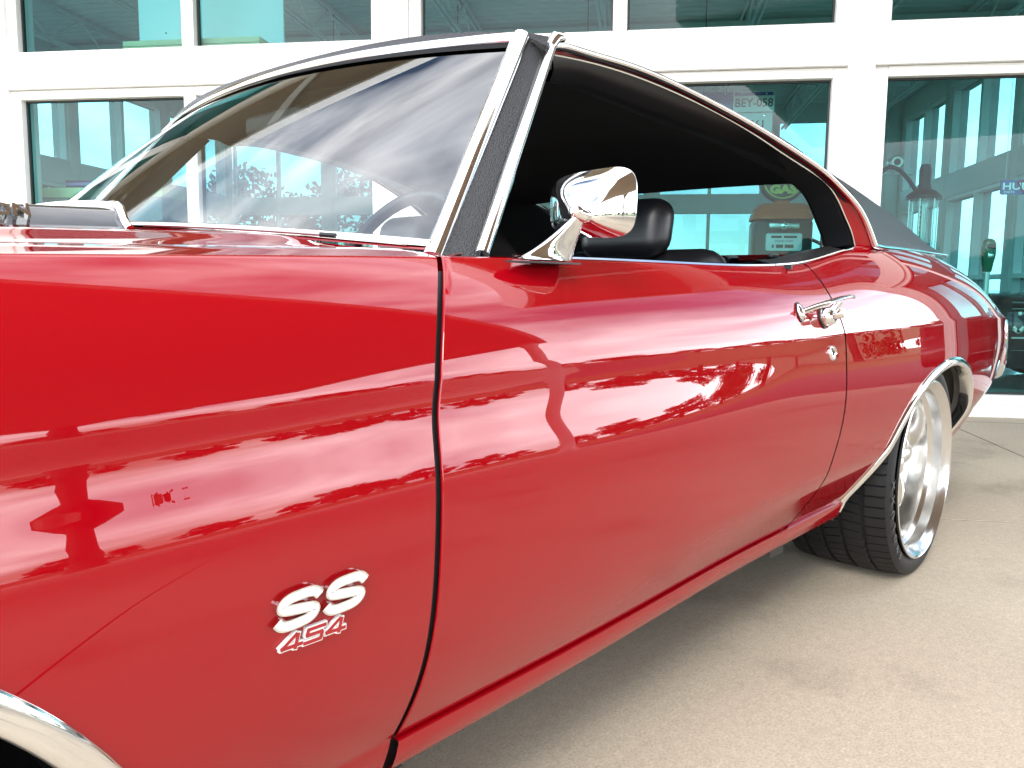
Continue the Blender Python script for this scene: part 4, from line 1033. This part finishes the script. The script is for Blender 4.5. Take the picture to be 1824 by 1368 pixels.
for s in (-.17, .17): MB().tube([(s, 0, .06), (s, 0, 2.2)], .0015, 5).build('hanger_wire', SATIN, hs)
# licence plates hung inside the glass
def plate(u, z, txt, name_label, col=PLW, w=.30, h=.15, stripe=None):
    pl = inside('licence_plate', u, .42, z, name_label, 'licence plate', 0, 'licence plates hung in the window')
    MB().bbox((-w/2, -.003, -h/2), (w/2, .003, h/2), .002).build('plate', col, pl)
    text_mb(txt, .085, .001, lambda a, b, c: (a*.95, -.0042-c, b-.012), .001).build('lettering', DARKP, pl, smooth=False)
    if stripe: MB().box((-w/2+.01, -.0045, h/2-.032), (w/2-.01, -.0032, h/2-.008)).build('stripe', stripe, pl, smooth=False)
    for s in (-.09, .09): MB().lathe([(0, -.006), (.006, -.0055), (.007, -.003)], (s, 0, h/2-.02), 'y', 10).build('bolt', CHROME, pl)
plate(-1.49, 2.262, 'BEY-058', 'licence plate reading BEY-058 hung inside the window', stripe=NAVY)
plate(-1.79, 2.262, '570', 'licence plate reading 570 with blue band beside another', NAVY)
plate(-1.50, 2.105, '45861', 'licence plate reading 45861 hung below two others')
# timber ledge with white panel in the upper glazing
WOOD = mat('pale_timber', (.62, .52, .30), .6, var=(6, .12, 4)); PANELW = mat('pale_panel', (.80, .86, .88), .6)
lg = inside('timber_ledge', -5.85, .18, 2.695, 'pale timber ledge of two boards in the upper window', 'ledge')
for k in range(2): MB().bbox((-.58, -.04, .002+.045*k), (.58, .16, .043+.045*k), .003).build('board', WOOD, lg)
bp = inside('display_panel', -5.80, .40, 2.79, 'tall white display panel standing on the timber ledge', 'panel')
MB().bbox((-.64, -.012, .0), (.62, .012, 1.2), .004).build('sheet', PANELW, bp)
for (a, b) in ((-.55, .95), (-.2, .9), (-.3, .62), (-.24, .3), (.2, .5), (-.4, .12), (.35, .8)): MB().lathe([(0, -.016), (.006, -.015), (.007, -.012)], (a, 0, b), 'y', 10).build('screw', DARKP, bp)
# storage chest with boxes at the end window
ch = inside('storage_chest', -7.05, .75, .03, 'grey storage chest with pale timber rim inside the end window', 'chest')
MB().bbox((-.75, -.35, 0), (.75, .35, 1.56), .01).build('body', mat('grey_steel', (.16, .20, .20), .5), ch); MB().bbox((-.76, -.36, 1.56), (.76, .36, 1.645), .006).build('rim', WOOD, ch)
MB().lathe([(0, -.375), (.014, -.372), (.016, -.35)], (-.25, 0, 1.50), 'y', 16).build('lock', SATIN, ch)
for k, (u, z, c_, lab) in enumerate(((-7.12, 1.675, (.16, .03, .09), 'flat dark red carton on the storage chest'), (-6.82, 1.675, (.10, .06, .14), 'flat purple carton on the storage chest'))):
    bx_ = inside('carton', u, .62, z, lab, 'carton'); MB().bbox((-.145, -.12, 0), (.145, .12, .075), .004).build('box', mat('carton_%d' % k, c_, .6), bx_); MB().box((-.14, -.1235, .03), (.14, -.1202, .055)).build('printed_band', mat('band_%d' % k, (.35, .2, .4), .6), bx_, smooth=False)

# dark maroon car indoors, side on behind the right-hand glass
MAR = mat('maroon_paint', (.060, .022, .026), .5, 0, 1.0, .02, .2)
oc = inside('vintage_car', 2.05, 2.15, .03, 'dark maroon vintage car with chrome side strips parked indoors', 'car')
secs = []; LX = np.linspace(-1.55, 2.9, 50)
for x in LX:
    k = 1-smooth01(-x, 1.2, 1.55)*.25
    top = .78+.02*smooth01(x, -1.5, -.3)
    prof = [(-.80*k, .20), (-.88*k, .26), (-.92*k, .40), (-.93*k, .55), (-.91*k, .66), (-.86*k, .74), (-.78*k, top+.0), (-.40, top+.05), (0, top+.06), (.40, top+.05), (.78*k, top), (.86*k, .74), (.91*k, .66), (.93*k, .55), (.92*k, .40), (.88*k, .26), (.80*k, .20)]
    def cut(y, z):
        if abs(y) > .5 and ((x+.35)**2+(z-.33)**2) < .37**2 and z < .7: return (x, y*.72, z)
        return (x, y, z)
    secs.append([cut(y, z) for y, z in prof])
MB().grid(secs).build('body', MAR, oc)
for z, r in ((.752, .007), (.700, .006), (.36, .004)): MB().tube([(x, -.945 if z < .7 else -.90, z) for x in (-1.3, 0, 2.8)], r, 6).build('chrome_strip', CHROME, oc)
for k in range(4): MB().bbox((-1.10, -.945, .235+.024*k), (-.72, -.925, .247+.024*k), .003).build('vent_bar', CHROME, oc)
m = MB(); m.tube([(-1.30, -.94, .53), (-1.255, -.945, .50), (-1.21, -.94, .53)], .006, 6).build('crossed_flag_badge', CHROME, oc)
for s in (-1, 1): MB().prism([(-1.255+s*.004, .53), (-1.255+s*.03, .565), (-1.255+s*.045, .545), (-1.255+s*.02, .515)], -.946, -.938, lambda a, b, h: (a, h, b)).build('flag', CHROME, oc, smooth=False)
MB().box((-1.30, -.942, .455), (-1.20, -.932, .468)).build('name_bar', SATIN, oc, smooth=False)
for xx in (-.35, 2.3):
    for sgn in (-1, 1):
        w = MB().lathe([(.0, -.02), (.16, -.02), (.2, -.01), (.22, .0), (.22, .16)], (xx, sgn*.80-.0, .30), 'y', 40).build('wheel', CHROME, oc, sharp=40)
        MB().lathe([(.21, .17), (.29, .16), (.30, .14), (.30, .03), (.29, .0), (.25, -.015), (.22, -.01)], (xx, sgn*.80, .30), 'y', 48).build('tyre', TYRE, w)
P = [[(x, y, z) for x, z in ((-.35, .80), (.25, 1.20), (1.5, 1.22), (2.2, .84))] for y in (-.62, .62)]
MB().grid([[(-.25, y, .81), (.35, y*.9, 1.18), (1.4, y*.9, 1.2), (2.1, y, .83)] for y in (-.70, -.5, 0, .5, .70)]).build('cabin', mat('dark_cabin', (.02, .02, .025), .1, coat=1), oc)

# ================================================================= PLANTING
def leafball(rng, centers, per, size):
    V = []; Fc = []
    for (cx, cy, cz, r) in centers:
        for _ in range(per):
            d = rng.normal(size=3); d /= np.linalg.norm(d); p = np.array([cx, cy, cz])+d*r*rng.uniform(.45, 1.05)*np.array([1, 1, .85])
            a = rng.normal(size=3); a /= np.linalg.norm(a); b = np.cross(a, rng.normal(size=3)); b /= np.linalg.norm(b); s = size*rng.uniform(.6, 1.4); k = len(V)
            V += [p-a*s, p+b*s*.55, p+a*s, p-b*s*.55]; Fc.append((k, k+1, k+2, k+3))
    return V, Fc
def tree_meshes(seed, H, R, trunk_r):
    rng = np.random.default_rng(seed); t = MB(); hb = H*.42
    t.tube([(0, 0, 0), (.05, .02, hb*.4), (.0, .08, hb*.8), (.1, .05, hb*1.25), (.05, 0, H*.75)], [trunk_r*1.25, trunk_r, trunk_r*.85, trunk_r*.6, trunk_r*.25], 12)
    cs = []
    for k in range(34):
        a = rng.uniform(0, 2*pi); rr = R*sqrt(rng.uniform(.02, 1)); z = H*rng.uniform(.18, .95); rr *= 1.0-.6*max(0, (z/H-.5)/.45)
        c = np.array([rr*cos(a), rr*sin(a), z]); cs.append((*c, R*rng.uniform(.22, .38)))
        t.tube([(0, .05, hb*rng.uniform(.7, 1.2)), c*.5+np.array([0, 0, hb*.55]), c], [trunk_r*.38, trunk_r*.22, trunk_r*.07], 6)
    V, Fc = leafball(rng, cs, 230, .15*R/3); me = bpy.data.meshes.new('crown'); me.from_pydata(V, [], Fc); return t, me
kinds = []
for sd_, H, R, tr_ in ((3, 7.0, 3.2, .26), (5, 8.5, 3.6, .30), (9, 6.0, 2.8, .22)):
    t, me = tree_meshes(sd_, H, R, tr_); tm2 = bpy.data.meshes.new('trunk'); tm2.from_pydata([tuple(v) for v in t.V], [], t.F); tm2.polygons.foreach_set('use_smooth', [True]*len(tm2.polygons)); kinds.append((tm2, me))
_t = MB(); _rng = np.random.default_rng(12); _t.tube([(0, 0, 0), (.04, .02, 1.4), (.0, .06, 2.6), (.12, .04, 5.2), (.1, 0, 7)], [.46, .34, .30, .22, .1], 12); _cs = []
for k in range(26):
    a = _rng.uniform(0, 2*pi); c = np.array([3.4*sqrt(_rng.uniform(.05, 1))*cos(a), 3.4*sqrt(_rng.uniform(.05, 1))*sin(a), _rng.uniform(5.0, 8.8)]); _cs.append((*c, .95)); _t.tube([(0, .05, _rng.uniform(3.6, 5.2)), c*.5+np.array([0, 0, 2.0]), c], [.13, .08, .03], 6)
V, Fc = leafball(_rng, _cs, 260, .16); me = bpy.data.meshes.new('crown'); me.from_pydata(V, [], Fc); tm2 = bpy.data.meshes.new('trunk'); tm2.from_pydata([tuple(v) for v in _t.V], [], _t.F); tm2.polygons.foreach_set('use_smooth', [True]*len(tm2.polygons)); kinds.append((tm2, me))
for i, (tm2, me) in enumerate(kinds): tm2.materials.append(BARK); me.materials.append(LEAFM if i != 1 else LEAFD)
def tree(pos, kind, rz, sc_, label, group='trees beyond the road'):
    o = empty('tree', pos, rz, label, 'tree', group); o.scale = (sc_, sc_, sc_)
    for nm, me in zip(('trunk', 'crown'), kinds[kind]):
        c = bpy.data.objects.new(nm, me); COL.objects.link(c); c.parent = o
    return o
TL = ['mid green round leafy tree in the row beyond the road', 'dark green tall tree in the row beyond the road', 'low spreading mid green tree in the row beyond the road']
rng = np.random.default_rng(21)
for k in range(66):
    ang = -168+k*2.9+rng.uniform(-1.5, 1.5)     # measured from the facade direction, on the outdoor side
    dist = rng.uniform(56, 80); p = np.array([.8, -1, 0])+(DU*cos(radians(ang))+DN*sin(radians(ang)))*dist
    kd = int(rng.integers(0, 3)); tree(tuple(p), kd, rng.uniform(0, 6.3), rng.uniform(.5, .8), TL[kd])
for ang, dist, kd, s in [(23+k*2.6, 60+(k*7) % 15, k % 3, .5+.1*(k % 4)) for k in range(14)]:
    p = np.array([.8, -1, 0])+(DU*cos(radians(ang))+DN*sin(radians(ang)))*dist; tree(tuple(p), kd, ang, s, TL[kd])
p = np.array([.45, -.94, 0])+(DU*cos(radians(-14))+DN*sin(radians(-14)))*18.5; tree(tuple(p), 3, 1.0, 1.0, 'broad oak standing past the end of the drive canopy', None)
# hedge past the left end of the showroom
rng = np.random.default_rng(4); cs = [(x, rng.uniform(-.3, .3), rng.uniform(.5, 3.0), .55) for x in np.linspace(-7, 7, 80)]
V, Fc = leafball(rng, cs, 150, .07)
hd = empty('hedge', tuple(fac(-14.2, 7.0, 0)), PHI+pi/2, 'tall clipped green hedge past the end of the showroom', 'hedge'); mesh('foliage', V, Fc, LEAFM, hd, smooth=False)
m = MB()
for k, x in enumerate(np.linspace(-6.5, 6.5, 9)): MB().tube([(x, 0, 0), (x+.05, .03, 1.6)], [.06, .03], 7).build('stem', BARK, hd)

cs = [(x, rng.uniform(-.3, .3), rng.uniform(.5, 3.3), .6) for x in np.linspace(-5, 5, 70)]; V, Fc = leafball(rng, cs, 150, .08)
hd = empty('hedge', tuple(fac(-8.0, 12.6, 0)), PHI, 'tall green hedge growing behind the rear glazing of the showroom', 'hedge'); mesh('foliage', V, Fc, LEAFD, hd, smooth=False)
for k, x in enumerate(np.linspace(-4.5, 4.5, 7)): MB().tube([(x, 0, 0), (x+.05, .03, 1.6)], [.06, .03], 7).build('stem', BARK, hd)
